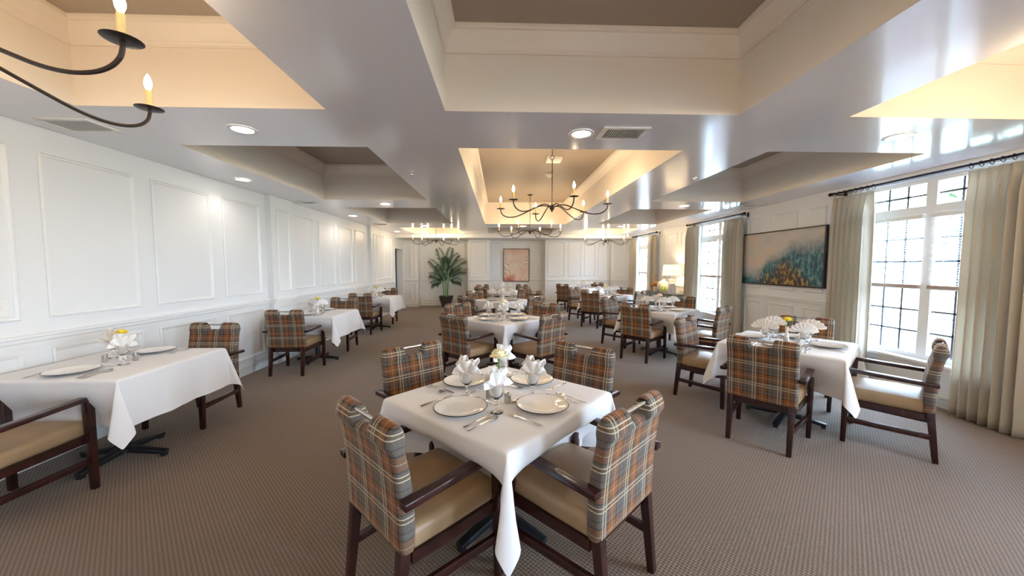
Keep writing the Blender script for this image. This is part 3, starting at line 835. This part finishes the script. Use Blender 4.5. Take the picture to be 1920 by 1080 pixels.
def mknapkin(kind, seed):
    rnd = random.Random(seed); bm = bmesh.new()
    layers = ((0, .105, 70, 8), (.016, .080, 52, 6)) if kind == 0 else ((0, .112, 36, 5), (-.016, .088, 64, 4), (.018, .080, 46, 4))
    for off, rad, span, n in layers:
        N = n * 4; rows = []
        tilt = math.radians(rnd.uniform(-10, 10) + off * 900)
        prof = [(0.0, .0), (.12, .1), (.3, .35), (.5, .6), (.72, .85), (.88, 1), (1.0, 1.05)]
        for r, dp in prof:
            row = []
            for i in range(N + 1):
                u = i / N * 2 - 1; an = math.radians(span) * u * (.30 + .70 * min(1, r * 1.8))
                zig = math.sin(PI * (i / 2)) if False else (1 - 4 * abs(((i / 4.0) % 1) - .5))
                rr = rad * (r ** .9) * (1 - .10 * u * u * (kind == 1)) * (1 + .035 * zig * (r > .8)) + .02
                zig = zig * (1 + .35 * math.sin(i * 1.7 + seed)); rr *= 1 + (.10 * math.sin(i * .55 + seed * 2) * r if kind == 1 else 0)
                d = zig * .0125 * dp
                x = rr * math.sin(an); z = rr * math.cos(an); y = d + off * r + .014 * (u * u) * r
                if r == 0: x = .016 * u; z = -.02
                y2 = y * math.cos(tilt) + z * math.sin(tilt) * .35
                row.append(bm.verts.new((x, y2, z + .098)))
            rows.append(row)
        for A, B in zip(rows, rows[1:]):
            for i in range(N): bm.faces.new((A[i], A[i + 1], B[i + 1], B[i]))
    # folded tail inside the bowl
    lathe(bm, [(0, .082), (.018, .086), (.026, .10), (.028, .125), (.018, .14), (0, .142)], 10, cap=False)
    o = obj('napkin', bm, NAP, None, ang=0); md = o.modifiers.new('s', 'SOLIDIFY'); md.thickness = .0022
    tag(o, 'x', 'napkin')
    return o
def mkshaker():
    t = thing('salt_shaker', 'x', 'shaker')
    bm = bmesh.new(); lathe(bm, [(0, 0), (.018, 0), (.019, .003), (.018, .045), (0, .045)], 20, cap=False); obj('body', bm, METAL, t)
    bm = bmesh.new(); lathe(bm, [(0, .0455), (.0185, .0455), (.0185, .053), (.013, .060), (0, .062)], 20, cap=False); obj('cap', bm, METAL, t)
    return t
def mkvase():
    t = thing('bud_vase', 'x', 'vase')
    bm = bmesh.new(); lathe(bm, [(0, 0), (.026, 0), (.027, .004), (.022, .03), (.014, .07), (.0115, .11), (.013, .138), (.017, .15), (.015, .15), (.0105, .137), (.009, .11), (0, .10)], 20, cap=False); obj('body', bm, VASEW, t)
    return t
def mkflower(mat, seed, kind):
    rnd = random.Random(seed); t = thing('flower', 'x', 'flower')
    zt = .213 if kind == 0 else .205
    bm = bmesh.new(); tube(bm, [(0, 0, .08), (.001, 0, .14), (.003, .001, zt - .01)], .0028, 6); lathe(bm, [(0, -.022), (.007, -.018), (.009, -.004), (0, 0)], 8, .003, .001, zt, cap=False); obj('stem', bm, STEM, t)
    bm = bmesh.new()
    for an, ln in ((.6, .045), (3.4, .038)):
        for q in range(4):
            pass
        pts = []
        for q in range(6):
            u = q / 5; w = .010 * math.sin(PI * min(1, u * 1.02 + .02)); r = .004 + ln * u; z = zt - .055 + .03 * u - .02 * u * u
            c, s = math.cos(an), math.sin(an)
            pts.append([bm.verts.new((r * c - w * s, r * s + w * c, z)), bm.verts.new((r * c, r * s, z - .003)), bm.verts.new((r * c + w * s, r * s - w * c, z))])
        for A, B in zip(pts, pts[1:]):
            for q in (0, 1): bm.faces.new((A[q], A[q + 1], B[q + 1], B[q]))
    o = obj('leaf', bm, STEM, t, ang=0); md = o.modifiers.new('s', 'SOLIDIFY'); md.thickness = .0008
    bm = bmesh.new()
    for lay in range(6):
        n = 8 - lay if lay < 5 else 3; cup = .15 + lay * .26; ln = (.054 if kind == 0 else .040) - lay * .0035
        for i in range(n):
            an = 2 * PI * (i + .5 * (lay % 2)) / n + rnd.uniform(-.15, .15); c, s = math.cos(an), math.sin(an); G = []
            for a in range(5):
                u = a / 4; row = []
                el = cup * (.6 + .8 * u)
                r = .002 + ln * u * math.cos(el) ; z = ln * u * math.sin(el) + lay * .002
                w = ln * .52 * math.sin(PI * (.12 + .68 * u))
                for b in range(5):
                    v = b / 2 - 1
                    rr = r - .25 * w * v * v * .5; zz = z + .006 * v * v * u + rnd.uniform(-1, 1) * .0022 * u
                    row.append(bm.verts.new((.003 + rr * c - w * v * s, .001 + rr * s + w * v * c, zt + zz)))
                G.append(row)
            for A, B in zip(G, G[1:]):
                for b in range(4): bm.faces.new((A[b], A[b + 1], B[b + 1], B[b]))
    o = obj('petals', bm, mat, t, ang=0); md = o.modifiers.new('s', 'SOLIDIFY'); md.thickness = .0008
    return t
def prof_strip(bm, segs, th=.0022):
    """flat cutlery outline along y: segs (y, halfwidth, z)"""
    R = []
    for y, w, z in segs:
        R.append([bm.verts.new(p) for p in ((-w, y, z), (-w * .5, y, z + th * .9), (w * .5, y, z + th * .9), (w, y, z), (0, y, z - th * .25))])
    for A, B in zip(R, R[1:]):
        for i in range(5): j = (i + 1) % 5; bm.faces.new((A[i], A[j], B[j], B[i]))
    bm.faces.new(R[0][::-1]); bm.faces.new(R[-1])
def mkcut(kind, sc_=1.0):
    t = thing({'k': 'dinner_knife', 'f': 'dinner_fork', 's': 'spoon', 'd': 'dessert_spoon'}[kind], 'x', {'k': 'knife', 'f': 'fork', 's': 'spoon', 'd': 'spoon'}[kind])
    bm = bmesh.new()
    prof_strip(bm, [(y * sc_, w * sc_, z) for y, w, z in ((-.10, .004, .001), (-.094, .0075, .001), (-.06, .0065, .002), (-.02, .0035, .004), (.02, .003, .005), (.035, .0035, .005))], .003); obj('handle', bm, SILVER, t)
    bm = bmesh.new()
    if kind == 'k': prof_strip(bm, [(.035, .004, .004), (.045, .008, .002), (.09, .009, .001), (.118, .006, .001), (.124, .001, .001)], .0015); obj('blade', bm, SILVER, t)
    elif kind == 'f':
        prof_strip(bm, [(.035, .0035, .005), (.045, .009, .003), (.058, .0125, .002), (.066, .0125, .002)])
        for i in range(4): x = -.0105 + i * .007; tbar(bm, (x, .064, .003), (x, .105, .006), .0032, .0016, .002, .0012)
        obj('tines', bm, SILVER, t)
    else:
        R = []
        for q in range(9):
            u = q / 8; y = (.035 + .062 * u) * sc_; w = .0205 * sc_ * math.sin(PI * (.08 + .90 * u)) ** .75; row = []
            for b in range(7):
                v = b / 3 - 1; row.append(bm.verts.new((w * v, y, .001 + .008 * (v * v * .6 + (2 * u - 1) ** 2 * .4))))
            R.append(row)
        for A, B in zip(R, R[1:]):
            for b in range(6): bm.faces.new((A[b], A[b + 1], B[b + 1], B[b]))
        o = obj('spoon_bowl', bm, SILVER, t, ang=0); md = o.modifiers.new('s', 'SOLIDIFY'); md.thickness = .0012; md.offset = 1
    return t
PLATE, GOB, SHK, VAS = Proto(mkplate()), Proto(mkgoblet()), Proto(mkshaker()), Proto(mkvase())
NAPS = [Proto(mknapkin(0, 1)), Proto(mknapkin(1, 2)), Proto(mknapkin(1, 5))]
CUT = {k: Proto(mkcut(k, .8 if k == 'd' else 1)) for k in 'kfsd'}
FLW = {'y': Proto(mkflower(PETY, 3, 1)), 'c': Proto(mkflower(PETC, 4, 0)), 'p': Proto(mkflower(PETP, 6, 0))}
COLN = {'y': 'yellow', 'c': 'cream', 'p': 'blush'}

R45 = math.radians
# tables: key, centre, rotation, kind(diag|wall), name, flower, cutlery, napkin style, push per seat
TB = {
 'T1': ((.0, 2.03), 47.3, 'nearest centre table', 'c', True, 1),
 'T2': ((.05, 5.06), 46, 'second centre table', 'c', True, 1),
 'T3': ((.05, 7.78), 45, 'third centre table', 'p', False, 1),
 'T4': ((.07, 10.65), 45, 'farthest centre table', 'p', False, 1),
 'TR1': ((2.79, 3.35), 40, 'nearest window table', 'y', True, 0),
 'TR2': ((2.73, 6.00), 40, 'second window table', 'p', True, 0),
 'TR3': ((2.73, 9.02), 42, 'third window table', 'y', False, 0),
 'TR4': ((2.84, 12.0), 45, 'farthest window table', 'y', False, 0),
 'TL1': ((-2.96, 2.84), 0, 'nearest left wall table', 'y', True, 1),
 'TL2': ((-2.90, 5.73), 0, 'middle left wall table', 'y', True, 0),
 'TL3': ((-2.965, 8.66), 0, 'farthest left wall table', 'y', False, 0),
}
CHP = {  # chair poses: table, seat name, x, y, degrees
 ('T1', 'front left'): (-.372, 1.664, -45), ('T1', 'front right'): (.405, 1.700, 42.5), ('T1', 'back left'): (-.481, 2.516, -136), ('T1', 'back right'): (.448, 2.456, 136),
 ('T2', 'front left'): (-.409, 4.64, -43), ('T2', 'front right'): (.497, 4.62, 43), ('T2', 'back left'): (-.497, 5.515, -137.5), ('T2', 'back right'): (.569, 5.522, 137),
 ('T3', 'front left'): (-.485, 7.22, -44), ('T3', 'front right'): (.543, 7.30, 45), ('T3', 'back left'): (-.43, 8.361, -138), ('T3', 'back right'): (.632, 8.27, 136),
 ('T4', 'front left'): (-.36, 10.22, -45), ('T4', 'front right'): (.50, 10.15, 45), ('T4', 'back left'): (-.36, 11.12, -135), ('T4', 'back right'): (.52, 11.12, 135),
 ('TR1', 'front left'): (2.326, 2.987, -48.8), ('TR1', 'front right'): (3.294, 2.863, 39.5), ('TR1', 'back left'): (2.369, 3.949, -140), ('TR1', 'back right'): (3.372, 3.843, 133),
 ('TR2', 'front left'): (2.301, 5.672, -49), ('TR2', 'front right'): (3.145, 5.342, 39), ('TR2', 'back left'): (2.299, 6.690, -139), ('TR2', 'back right'): (3.365, 6.656, 135),
 ('TR3', 'front left'): (2.34, 8.70, -44), ('TR3', 'front right'): (3.15, 8.55, 44), ('TR3', 'back left'): (2.233, 9.671, -136), ('TR3', 'back right'): (3.26, 9.60, 134),
 ('TR4', 'front left'): (2.22, 11.72, -47), ('TR4', 'back right'): (3.30, 12.48, 135),
 ('TL1', 'near'): (-2.998, 2.175, 0), ('TL1', 'far'): (-2.987, 3.555, 178), 
 ('TL2', 'near'): (-2.905, 5.15, .8), ('TL2', 'far'): (-2.922, 6.532, 179),
 ('TL3', 'near'): (-3.007, 8.06, -1), ('TL3', 'far'): (-2.996, 9.425, 179),
}
VIEW = {'front left': 'back towards viewer', 'front right': 'back towards viewer', 'near': 'back towards viewer', 'back left': 'facing viewer', 'back right': 'facing viewer', 'far': 'facing viewer'}
for (tk, seat), (x, y, dg) in CHP.items():
    CHAIR.put((x, y, 0), R45(dg), 'plaid armchair at %s of the %s, %s' % (seat if seat not in ('near', 'far') else seat + ' end', TB[tk][2], VIEW[seat]), 'plaid dining armchairs')

# seat directions in table-local frame (outward): for a table rotated by 45 deg
for key, ((cx, cy), dg, nm, fl, cut, nk) in TB.items():
    rz = R45(dg); wall = key.startswith('TL')
    TABLE.put((cx, cy, 0), rz, 'square pedestal table under the white cloth, the %s' % nm, 'square dining tables')
    if wall: seats = [('near', (0, -1)), ('far', (0, 1))]
    else: seats = [('front left', (-1, 0)), ('front right', (0, -1)), ('back right', (1, 0)), ('back left', (0, 1))]
    c, s = math.cos(rz), math.sin(rz)
    push = [0, 0, 0, 0]
    for sn, (dx, dy) in seats:
        if (key, sn) not in CHP: continue
        px, py, _ = CHP[(key, sn)]; wx, wy = c * dx - s * dy, s * dx + c * dy
        dist = (px - cx) * wx + (py - cy) * wy
        pen = .46 - (dist - .275)        # how far the arm tips reach under the table
        i = {(1, 0): 0, (0, 1): 1, (-1, 0): 2, (0, -1): 3}[(dx, dy)]
        if pen > .015: push[i] = pen + .035
    put_cloth(cx, cy, rz, push, hash(key) % 97 if False else sum(map(ord, key)), 'white linen cloth draped over the %s' % nm, wall)
    def W(lx, ly): return (cx + c * lx - s * ly, cy + s * lx + c * ly)
    for si, (sn, (dx, dy)) in enumerate(seats):
        # frame of the sitter: forward = -(dx,dy), right = forward rotated -90
        fx, fy = -dx, -dy; rx, ry = fy, -fx
        ang = math.atan2(c * fy + s * fx, c * fx - s * fy) - PI / 2
        def S(r, f, z=ZC):   # r to the sitter's right, f forward from table centre (negative = towards sitter)
            x, y = W(rx * r + fx * f, ry * r + fy * f); return (x, y, z)
        en = sn + (' end' if wall else '')
        PLATE.put(S(.0, -.30), 0, 'white plate with thin dark rim at %s of the %s' % (en, nm), 'dinner plates')
        j = lambda q=.05: random.uniform(-q, q)
        if cut:
            CUT['k'].put(S(.175 + j(.006), -.33 + j(.01)), ang + j(), 'silver dinner knife right of the %s plate, %s' % (sn, nm), 'dinner knives')
            CUT['s'].put(S(.210 + j(.006), -.335 + j(.01)), ang + j(), 'silver spoon outside the knife at %s, %s' % (sn, nm), 'table spoons')
            CUT['f'].put(S(-.185 + j(.006), -.32 + j(.015)), ang + j(.08), 'silver fork left of the %s plate, %s' % (sn, nm), 'dinner forks')
            CUT['d'].put(S(.02 + j(.01), -.138 + j(.008)), ang + PI / 2 + j(.15), 'small dessert spoon above the %s plate, %s' % (sn, nm), 'dessert spoons')
        gr, gf = (.165, -.16) if not wall else (.13, -.085)
        if wall: gp = S(.14, -.10)
        else:
            # goblets stand between the plates, by the corners of the inner square
            gp = S(.165, -.165) if False else S(.145, -.155)
        if key == 'T1': gp = {'front left': (-.018, 1.765, ZC), 'front right': (.182, 1.965, ZC), 'back right': (.02, 2.27, ZC), 'back left': (-.188, 1.985, ZC)}[sn]
        GOB.put(gp, random.random() * 3, 'stemmed water goblet holding a folded napkin by %s plate, %s' % (sn, nm), 'water goblets')
        face = {0: random.uniform(-.4, .4), 1: random.uniform(-.5, .5)}[nk]
        if key in ('TR1', 'TR2'): face += -.65
        if wall: face += .9
        p = NAPS[0 if nk == 0 else 1 + (si % 2)]
        p.put((gp[0], gp[1], ZC), face, 'folded white napkin in the goblet by %s plate, %s' % (sn, nm), 'folded napkins')
    if key == 'T1': sps = [(-.062, 1.968), (.040, 1.898)]; vp = (-.008, 2.02)
    elif wall: sps = [(cx - .08, cy - .02), (cx + .10, cy + .03)]; vp = (cx + .0, cy + .03)
    else: sps = [(cx - .055, cy - .045), (cx + .055, cy - .05)]; vp = (cx, cy + .01)
    for q, (x, y) in enumerate(sps):
        SHK.put((x, y, ZC), 0, 'small steel shaker %s of the bud vase, %s' % ('left' if q == 0 else 'right', nm), 'steel shakers')
    VAS.put((vp[0], vp[1], ZC), 0, 'slim white bud vase at the middle of the %s' % nm, 'bud vases')
    FLW[fl].put((vp[0], vp[1], ZC), random.random() * 6, 'single %s flower in the bud vase on the %s' % (COLN[fl], nm), 'table flowers')

# ------------------------------------------------------------------ wall art
t = thing('painting', 'wide teal and gold abstract painting in thin black frame on right wall', 'painting', (XR - .001, 5.815, 1.17))
bm = bmesh.new(); hw, hh, f = .87, .91, .018
for q in ((-hw, hw, 0, f), (-hw, hw, hh - f, hh), (-hw, -hw + f, f, hh - f), (hw - f, hw, f, hh - f)): box(bm, -.05, -.004, q[0], q[1], q[2], q[3])
obj('frame', bm, FRAMEB, t, smooth=False)
bm = bmesh.new(); box(bm, -.035, -.006, -hw + f, hw - f, f, hh - f); obj('canvas', bm, ARTT, t, smooth=False)
t = thing('framed_print', 'tall coral contour-line print in dark frame on the far wall', 'picture', (.615, YB - .001, .90))
bm = bmesh.new(); hw, hh, f = .485, 1.23, .022
for q in ((-hw, hw, 0, f), (-hw, hw, hh - f, hh), (-hw, -hw + f, f, hh - f), (hw - f, hw, f, hh - f)): box(bm, q[0], q[1], -.05, -.022, q[2], q[3])
obj('frame', bm, FRAMEB, t, smooth=False)
bm = bmesh.new(); box(bm, -hw + f, hw - f, -.04, -.024, f, hh - f); obj('print', bm, ARTC, t, smooth=False)

# outlets / switches
def plate(name, loc, axis, lb, n):
    t = thing(name, lb, 'switch' if 'switch' in name else 'outlet', loc, 0 if axis == 'y' else PI / 2)
    bm = bmesh.new(); rbox(bm, -.04 * n, .04 * n, -.008, 0, -.06, .06, .003, 1); obj('cover_plate', bm, PLASTIC, t)
    bm = bmesh.new()
    for i in range(n): x = (i - (n - 1) / 2) * .05; box(bm, x - .008, x + .008, -.013, -.008, -.02, .02)
    obj('toggle' if 'switch' in name else 'socket_face', bm, GRILLE if 'switch' in name else DARKV, t, smooth=False)
plate('wall_switch', (XL + .001, 2.60, 1.20), 'x', 'white wall switch plate at the left edge above the chair rail', 1)
plate('wall_switch', (-2.53, YB - .001, 1.16), 'y', 'white switch plate on far wall left of the potted palm', 2)

# ------------------------------------------------------------------ potted palm
t = thing('potted_palm', 'tall green palm in charcoal tapered planter against the far wall', 'plant', (-1.93, 12.93, 0))
bm = bmesh.new(); n = 4
def sq(r, z, rr=.25):
    pts = []
    for i in range(32):
        a = 2 * PI * i / 32; c, s = math.cos(a), math.sin(a)
        k = (abs(c) ** 5 + abs(s) ** 5) ** (-1 / 5)
        pts.append(bm.verts.new((r * k * c, r * k * s, z)))
    return pts
R = [sq(.13, 0), sq(.15, .05), sq(.20, .22), sq(.245, .385), sq(.25, .405), sq(.232, .405), sq(.225, .36)]
for A, B in zip(R, R[1:]):
    for i in range(32): j = (i + 1) % 32; bm.faces.new((A[i], A[j], B[j], B[i]))
bm.faces.new(R[0][::-1]); pot = obj('planter', bm, POT, t)
bm = bmesh.new(); bm.faces.new(sq(.223, .365)); obj('soil', bm, SOIL, pot, smooth=False)
rnd = random.Random(11)
canes = [(-.09, .02, 1.15, -.05), (-.02, -.04, 1.45, -.02), (.06, .01, 1.3, .05), (.02, .05, 1.55, .03)]
for cx, cy, h, ln in canes:
    bm = bmesh.new(); pts = []; rad = []
    for q in range(13):
        z = .36 + (h - .36) * q / 12; pts.append((cx + ln * (q / 12) ** 2, cy, z)); rad.append(.019 - .009 * q / 12 + (.002 if q % 3 == 0 else 0))
    tube(bm, pts, rad, 8); obj('stem', bm, CANE, t)
# fronds: cane, start height, sideways, towards viewer, up, length
FR = [(1, 1.35, -.35, -.1, 1.2, .80), (3, 1.45, .25, .0, 1.3, .70), (3, 1.35, .70, -.2, 1.0, .72), (0, 1.05, -.75, -.2, 1.2, .80), (2, 1.2, .95, .1, .95, .80), (2, 1.1, 1.1, -.3, .6, .72),
      (0, .95, -.9, .1, .6, .55), (1, 1.0, -.5, -.5, .7, .52), (3, 1.05, .35, -.5, .7, .55), (0, .85, -.8, -.2, .25, .42), (2, .9, .9, -.2, .3, .50), (1, .9, -.1, -.7, .5, .42), (3, 1.2, -.15, -.3, 1.1, .62), (2, 1.0, .6, .3, .8, .6), (0, 1.0, -.4, .3, .9, .6), (1, 1.2, .1, .2, 1.2, .6), (2, .95, .45, -.6, .3, .42), (0, .9, -.35, -.6, .2, .40)]
for ci, z0, sidew, yb, up, L_ in FR:
    cx, cy, h, ln = canes[ci]; cx += ln * ((z0 - .36) / (h - .36)) ** 2
    bm = bmesh.new(); pts = []; P = Vector((cx, cy, z0)); D = Vector((sidew * .62, yb * .6, up)).normalized(); M = 24
    for k2 in range(M + 1):
        pts.append(P.copy()); D.z -= .05 * (.4 + k2 / M); D.normalize(); P = P + D * (L_ / M); P.y = min(P.y, .44)
    tube(bm, pts, [.006 * (1 - .75 * i / M) for i in range(M + 1)], 5)
    for k2 in range(3, M):
        Dk = (pts[k2 + 1] - pts[k2 - 1]).normalized(); side = Dk.cross(Vector((0, -1, .25))).normalized(); nrm = side.cross(Dk)
        ll = .27 * math.sin(PI * (.14 + .78 * k2 / M)) ** .7
        for sg in (-1, 1):
            o_ = (Dk * .8 + side * sg * .75 + nrm * rnd.uniform(-.15, .15)).normalized(); e = pts[k2] + o_ * ll - Vector((0, 0, .30 * ll * rnd.uniform(.4, 1.3)))
            mid = pts[k2] + o_ * ll * .45 - Vector((0, 0, .03 * ll)); w_ = Dk * .014
            e.y = min(e.y, .47); mid.y = min(mid.y, .47)
            a_ = bm.verts.new(pts[k2]); b1 = bm.verts.new(mid + w_); b2 = bm.verts.new(mid - w_); c_ = bm.verts.new(e)
            bm.faces.new((a_, b1, b2)); bm.faces.new((b1, c_, b2))
    obj('frond', bm, LEAF, t, ang=0)

# ------------------------------------------------------------------ sideboard between the far windows
t = thing('sideboard', 'dark grey sideboard with lamp and vases against the window wall', 'sideboard', (4.42, 9.42, 0))
bm = bmesh.new(); rbox(bm, -.20, .19, -.80, .80, .12, .76, .006, 2); body = obj('body', bm, SIDEB, t)
bm = bmesh.new(); rbox(bm, -.22, .20, -.83, .83, .761, .79, .005, 2); obj('countertop', bm, SIDEB, t)
for q in range(4):
    y0 = -.79 + q * .397
    bm = bmesh.new(); rbox(bm, -.217, -.2005, y0 + .005, y0 + .385, .14, .74, .004, 2); dd = obj('door', bm, SIDEB, t)
    bm = bmesh.new(); lathe(bm, [(0, 0), (.01, 0), (.012, .01), (.006, .016), (0, .016)], 10, cap=False)
    kb = obj('knob', bm, METAL, dd); kb.location = (-.2335, y0 + (.34 if q % 2 == 0 else .05), .45); kb.rotation_euler = (0, PI / 2, 0)
for sx in (-.17, .16):
    for sy in (-.76, .76):
        bm = bmesh.new(); tbar(bm, (sx, sy, 0), (sx, sy, .119), .03, .03, .045, .045); obj('leg', bm, SIDEB, t)
ST = .7905
t = thing('table_lamp', 'lit table lamp with cream drum shade on the sideboard', 'lamp', (4.38, 9.0, ST))
bm = bmesh.new(); rbox(bm, -.06, .06, -.06, .06, 0, .36, .012, 3); obj('base', bm, CERAM, t)
bm = bmesh.new(); tube(bm, [(0, 0, .36), (0, 0, .52)], .008, 8); obj('neck', bm, METAL, t)
bm = bmesh.new(); lathe(bm, [(.225, .46), (.195, .73), (.192, .73), (.222, .46)], 36, cap=False); A = obj('lamp_shade', bm, SHADE, t)
bm = bmesh.new(); lathe(bm, [(0, .52), (.02, .53), (.028, .56), (.018, .59), (0, .60)], 12, cap=False); obj('bulb', bm, emis('lamp_bulb', (1, .85, .6), 20), t)
ld = bpy.data.lights.new('lamp_glow', 'POINT'); ld.energy = 14; ld.color = (1, .72, .42); ld.shadow_soft_size = .04
lo = bpy.data.objects.new('lamp_glow', ld); COL.objects.link(lo); lo.parent = t; lo.location = (0, 0, .63)
def vessel(name, prof, mat, loc, lb, cat, part='body'):
    t = thing(name, lb, cat, loc); bm = bmesh.new(); lathe(bm, prof, 32, cap=False); obj(part, bm, mat, t); return t
t = vessel('ceramic_urn', [(0, 0), (.07, 0), (.08, .02), (.14, .12), (.155, .20), (.13, .27), (.06, .31), (.052, .335), (.07, .36), (.06, .36), (.045, .335), (0, .32)], CERAM, (4.36, 9.42, ST), 'large round cream urn on the sideboard left of the lamp', 'vase')
bm = bmesh.new(); tube(bm, [(.055 * math.cos(x), .055 * math.sin(x), .318) for x in [2 * PI * q / 16 for q in range(17)]], .008, 6, cap=False); obj('neck_ring', bm, CERAM, t)
t = vessel('lidded_jar', [(0, 0), (.06, 0), (.075, .03), (.088, .12), (.085, .20), (.06, .235), (.055, .25), (0, .25)], GREYC, (4.20, 8.72, ST), 'pale grey ceramic jar on the sideboard beside the curtain', 'jar')
t.location = (4.28, 8.74, ST)
bm = bmesh.new(); lathe(bm, [(0, .251), (.068, .251), (.068, .268), (.03, .28), (0, .28)], 24, cap=False); obj('lid', bm, GREYC, t)
for (yy, s_, lb) in ((9.83, 1.0, 'tall amber turned finial ornament on the sideboard'), (10.10, .72, 'shorter amber turned finial ornament at the sideboard end')):
    t = thing('finial_ornament', lb, 'ornament', (4.34, yy, ST), 0, 'amber finials')
    bm = bmesh.new(); lathe(bm, [(0, 0), (.06 * s_, 0), (.055 * s_, .02 * s_), (.02 * s_, .05 * s_), (.018 * s_, .10 * s_), (.04 * s_, .12 * s_), (.018 * s_, .14 * s_)], 20); obj('pedestal', bm, GOLDW, t)
    bm = bmesh.new(); lathe(bm, [(0.018 * s_, .1405 * s_), (.07 * s_, .19 * s_), (.072 * s_, .23 * s_), (.03 * s_, .27 * s_), (.022 * s_, .31 * s_), (.026 * s_, .33 * s_), (.012 * s_, .36 * s_), (.014 * s_, .42 * s_), (.002, .50 * s_), (0, .505 * s_)], 20, cap=False); obj('spire', bm, GOLDW, t)
t = thing('pillar_candle', 'square cream block candle on the sideboard between ornaments and urn', 'candle', (4.27, 9.66, ST))
bm = bmesh.new(); rbox(bm, -.045, .045, -.045, .045, 0, .125, .006, 2); obj('wax', bm, CERAM, t)
bm = bmesh.new(); tube(bm, [(0, 0, .1255), (0, .001, .14)], .0015, 5); obj('wick', bm, DARKV, t)
t = thing('leafy_plant', 'small bright green plant in white pot on the sideboard', 'plant', (4.27, 9.16, ST))
bm = bmesh.new(); lathe(bm, [(0, 0), (.035, 0), (.048, .06), (.05, .065), (.044, .065), (.04, .05), (0, .05)], 20, cap=False); obj('pot', bm, CERAM, t)
bm = bmesh.new()
for q in range(70):
    a = rnd.uniform(0, 2 * PI); e = rnd.uniform(.1, 1.4); r = rnd.uniform(.04, .11); c = Vector((r * math.cos(a) * math.cos(e), r * math.sin(a) * math.cos(e), .07 + r * math.sin(e)))
    u = Vector((rnd.uniform(-1, 1), rnd.uniform(-1, 1), rnd.uniform(-.4, .6))).normalized() * .028; w = u.orthogonal().normalized() * .012
    v = [bm.verts.new(c - u), bm.verts.new(c + w), bm.verts.new(c + u), bm.verts.new(c - w)]; bm.faces.new(v)
obj('foliage', bm, simple('bright_leaf', (.22, .38, .04), .5, noise=.4, nscale=30), t, ang=0)

# ------------------------------------------------------------------ outdoors
bm = bmesh.new(); box(bm, XR + .2, 60, -40, 60, -.25, -.15); struct('ground', bm, GRASS, smooth=False)
bm = bmesh.new(); box(bm, XR + 1.0, XR + 5.2, -10, 25, -.15, -.12); struct('garden_bed', bm, MULCH, smooth=False)
t = thing('garden_fence', 'black metal garden railing seen outside through the windows', 'fence', (11.4, 5, -.15))
for zz in (.25, 1.45):
    bm = bmesh.new(); box(bm, -.02, .02, -14, 18, zz, zz + .05); obj('rail', bm, FENCEM, t, smooth=False)
for q in range(17):
    bm = bmesh.new(); box(bm, -.03, .03, -14 + q * 2 - .03, -14 + q * 2 + .03, 0, 1.6); obj('post', bm, FENCEM, t, smooth=False)
def tree(x, y, h, r, lb):
    t = thing('garden_tree', lb, 'tree', (x, y, -.15), 0, 'garden trees')
    bm = bmesh.new(); tube(bm, [(0, 0, 0), (.05, 0, h * .3), (0, .08, h * .62)], [.16, .12, .07], 10); obj('trunk', bm, BARK, t)
    bm = bmesh.new(); rr = random.Random(int(x * 10 + y))
    for q in range(900):
        d = Vector((rr.gauss(0, 1), rr.gauss(0, 1), rr.gauss(0, 1))).normalized() * (rr.random() ** .4) * r; d.z *= h * .42 / r
        c = Vector((0, 0, h * .62)) + d; u = Vector((rr.uniform(-1, 1), rr.uniform(-1, 1), rr.uniform(-.6, .6))).normalized() * rr.uniform(.12, .26); w = u.orthogonal().normalized() * u.length * .6
        v = [bm.verts.new(c - u), bm.verts.new(c + w), bm.verts.new(c + u), bm.verts.new(c - w)]; bm.faces.new(v)
    obj('crown', bm, LEAF2, t, ang=0)
for q, (x, y, h, r, lb) in enumerate(((13.5, 9.5, 6, 2.2, 'leafy tree outside behind the nearest window, left part'), (14, 14, 6.5, 2.4, 'leafy tree outside beyond the railing, seen left of the mullion'), (24, 29, 6, 2.5, 'leafy tree outside seen through the second window'), (13.2, 5.0, 4.8, 1.6, 'lower leafy tree outside right of the mullion'), (30, 41, 7, 2.6, 'leafy tree far outside beyond the second window'), (28, 54, 7, 2.8, 'leafy tree outside seen through the farthest window'))):
    tree(x, y, h, r, lb)

# ------------------------------------------------------------------ light
w = bpy.data.worlds.new('World'); sc.world = w; w.use_nodes = True
N = w.node_tree.nodes; L = w.node_tree.links; bg = N['Background']
tc = N.new('ShaderNodeTexCoord'); sp_ = N.new('ShaderNodeSeparateXYZ'); L.new(tc.outputs['Generated'], sp_.inputs[0])
r = N.new('ShaderNodeValToRGB'); r.color_ramp.elements[0].position = .0; r.color_ramp.elements[0].color = (.70, .84, 1, 1); r.color_ramp.elements[1].position = .7; r.color_ramp.elements[1].color = (.46, .68, 1, 1)
L.new(sp_.outputs['Z'], r.inputs['Fac']); L.new(r.outputs['Color'], bg.inputs['Color']); bg.inputs['Strength'].default_value = 40.0
sd = bpy.data.lights.new('sun', 'SUN'); sd.energy = 6; sd.color = (1, .96, .9); sd.angle = math.radians(1)
so_ = bpy.data.objects.new('sun', sd); COL.objects.link(so_); so_.rotation_euler = (math.radians(12), math.radians(-48), 0)   # shines from behind the building over the roof

# ------------------------------------------------------------------ camera
cd = bpy.data.cameras.new('camera'); cam = bpy.data.objects.new('camera', cd); COL.objects.link(cam)
cd.sensor_width = 36; cd.sensor_fit = 'HORIZONTAL'; cd.lens = 671.43 / 1920 * 36; cd.clip_start = .02; cd.clip_end = 300
cam.location = (0, 0, 1.5); cam.rotation_euler = (PI / 2 - .0626, 0, -.0338)
sc.camera = cam
sc.view_settings.view_transform = 'Standard'; sc.view_settings.look = 'None'; sc.view_settings.gamma = 1; sc.view_settings.use_curve_mapping = False
sc.view_settings.exposure = 0.6
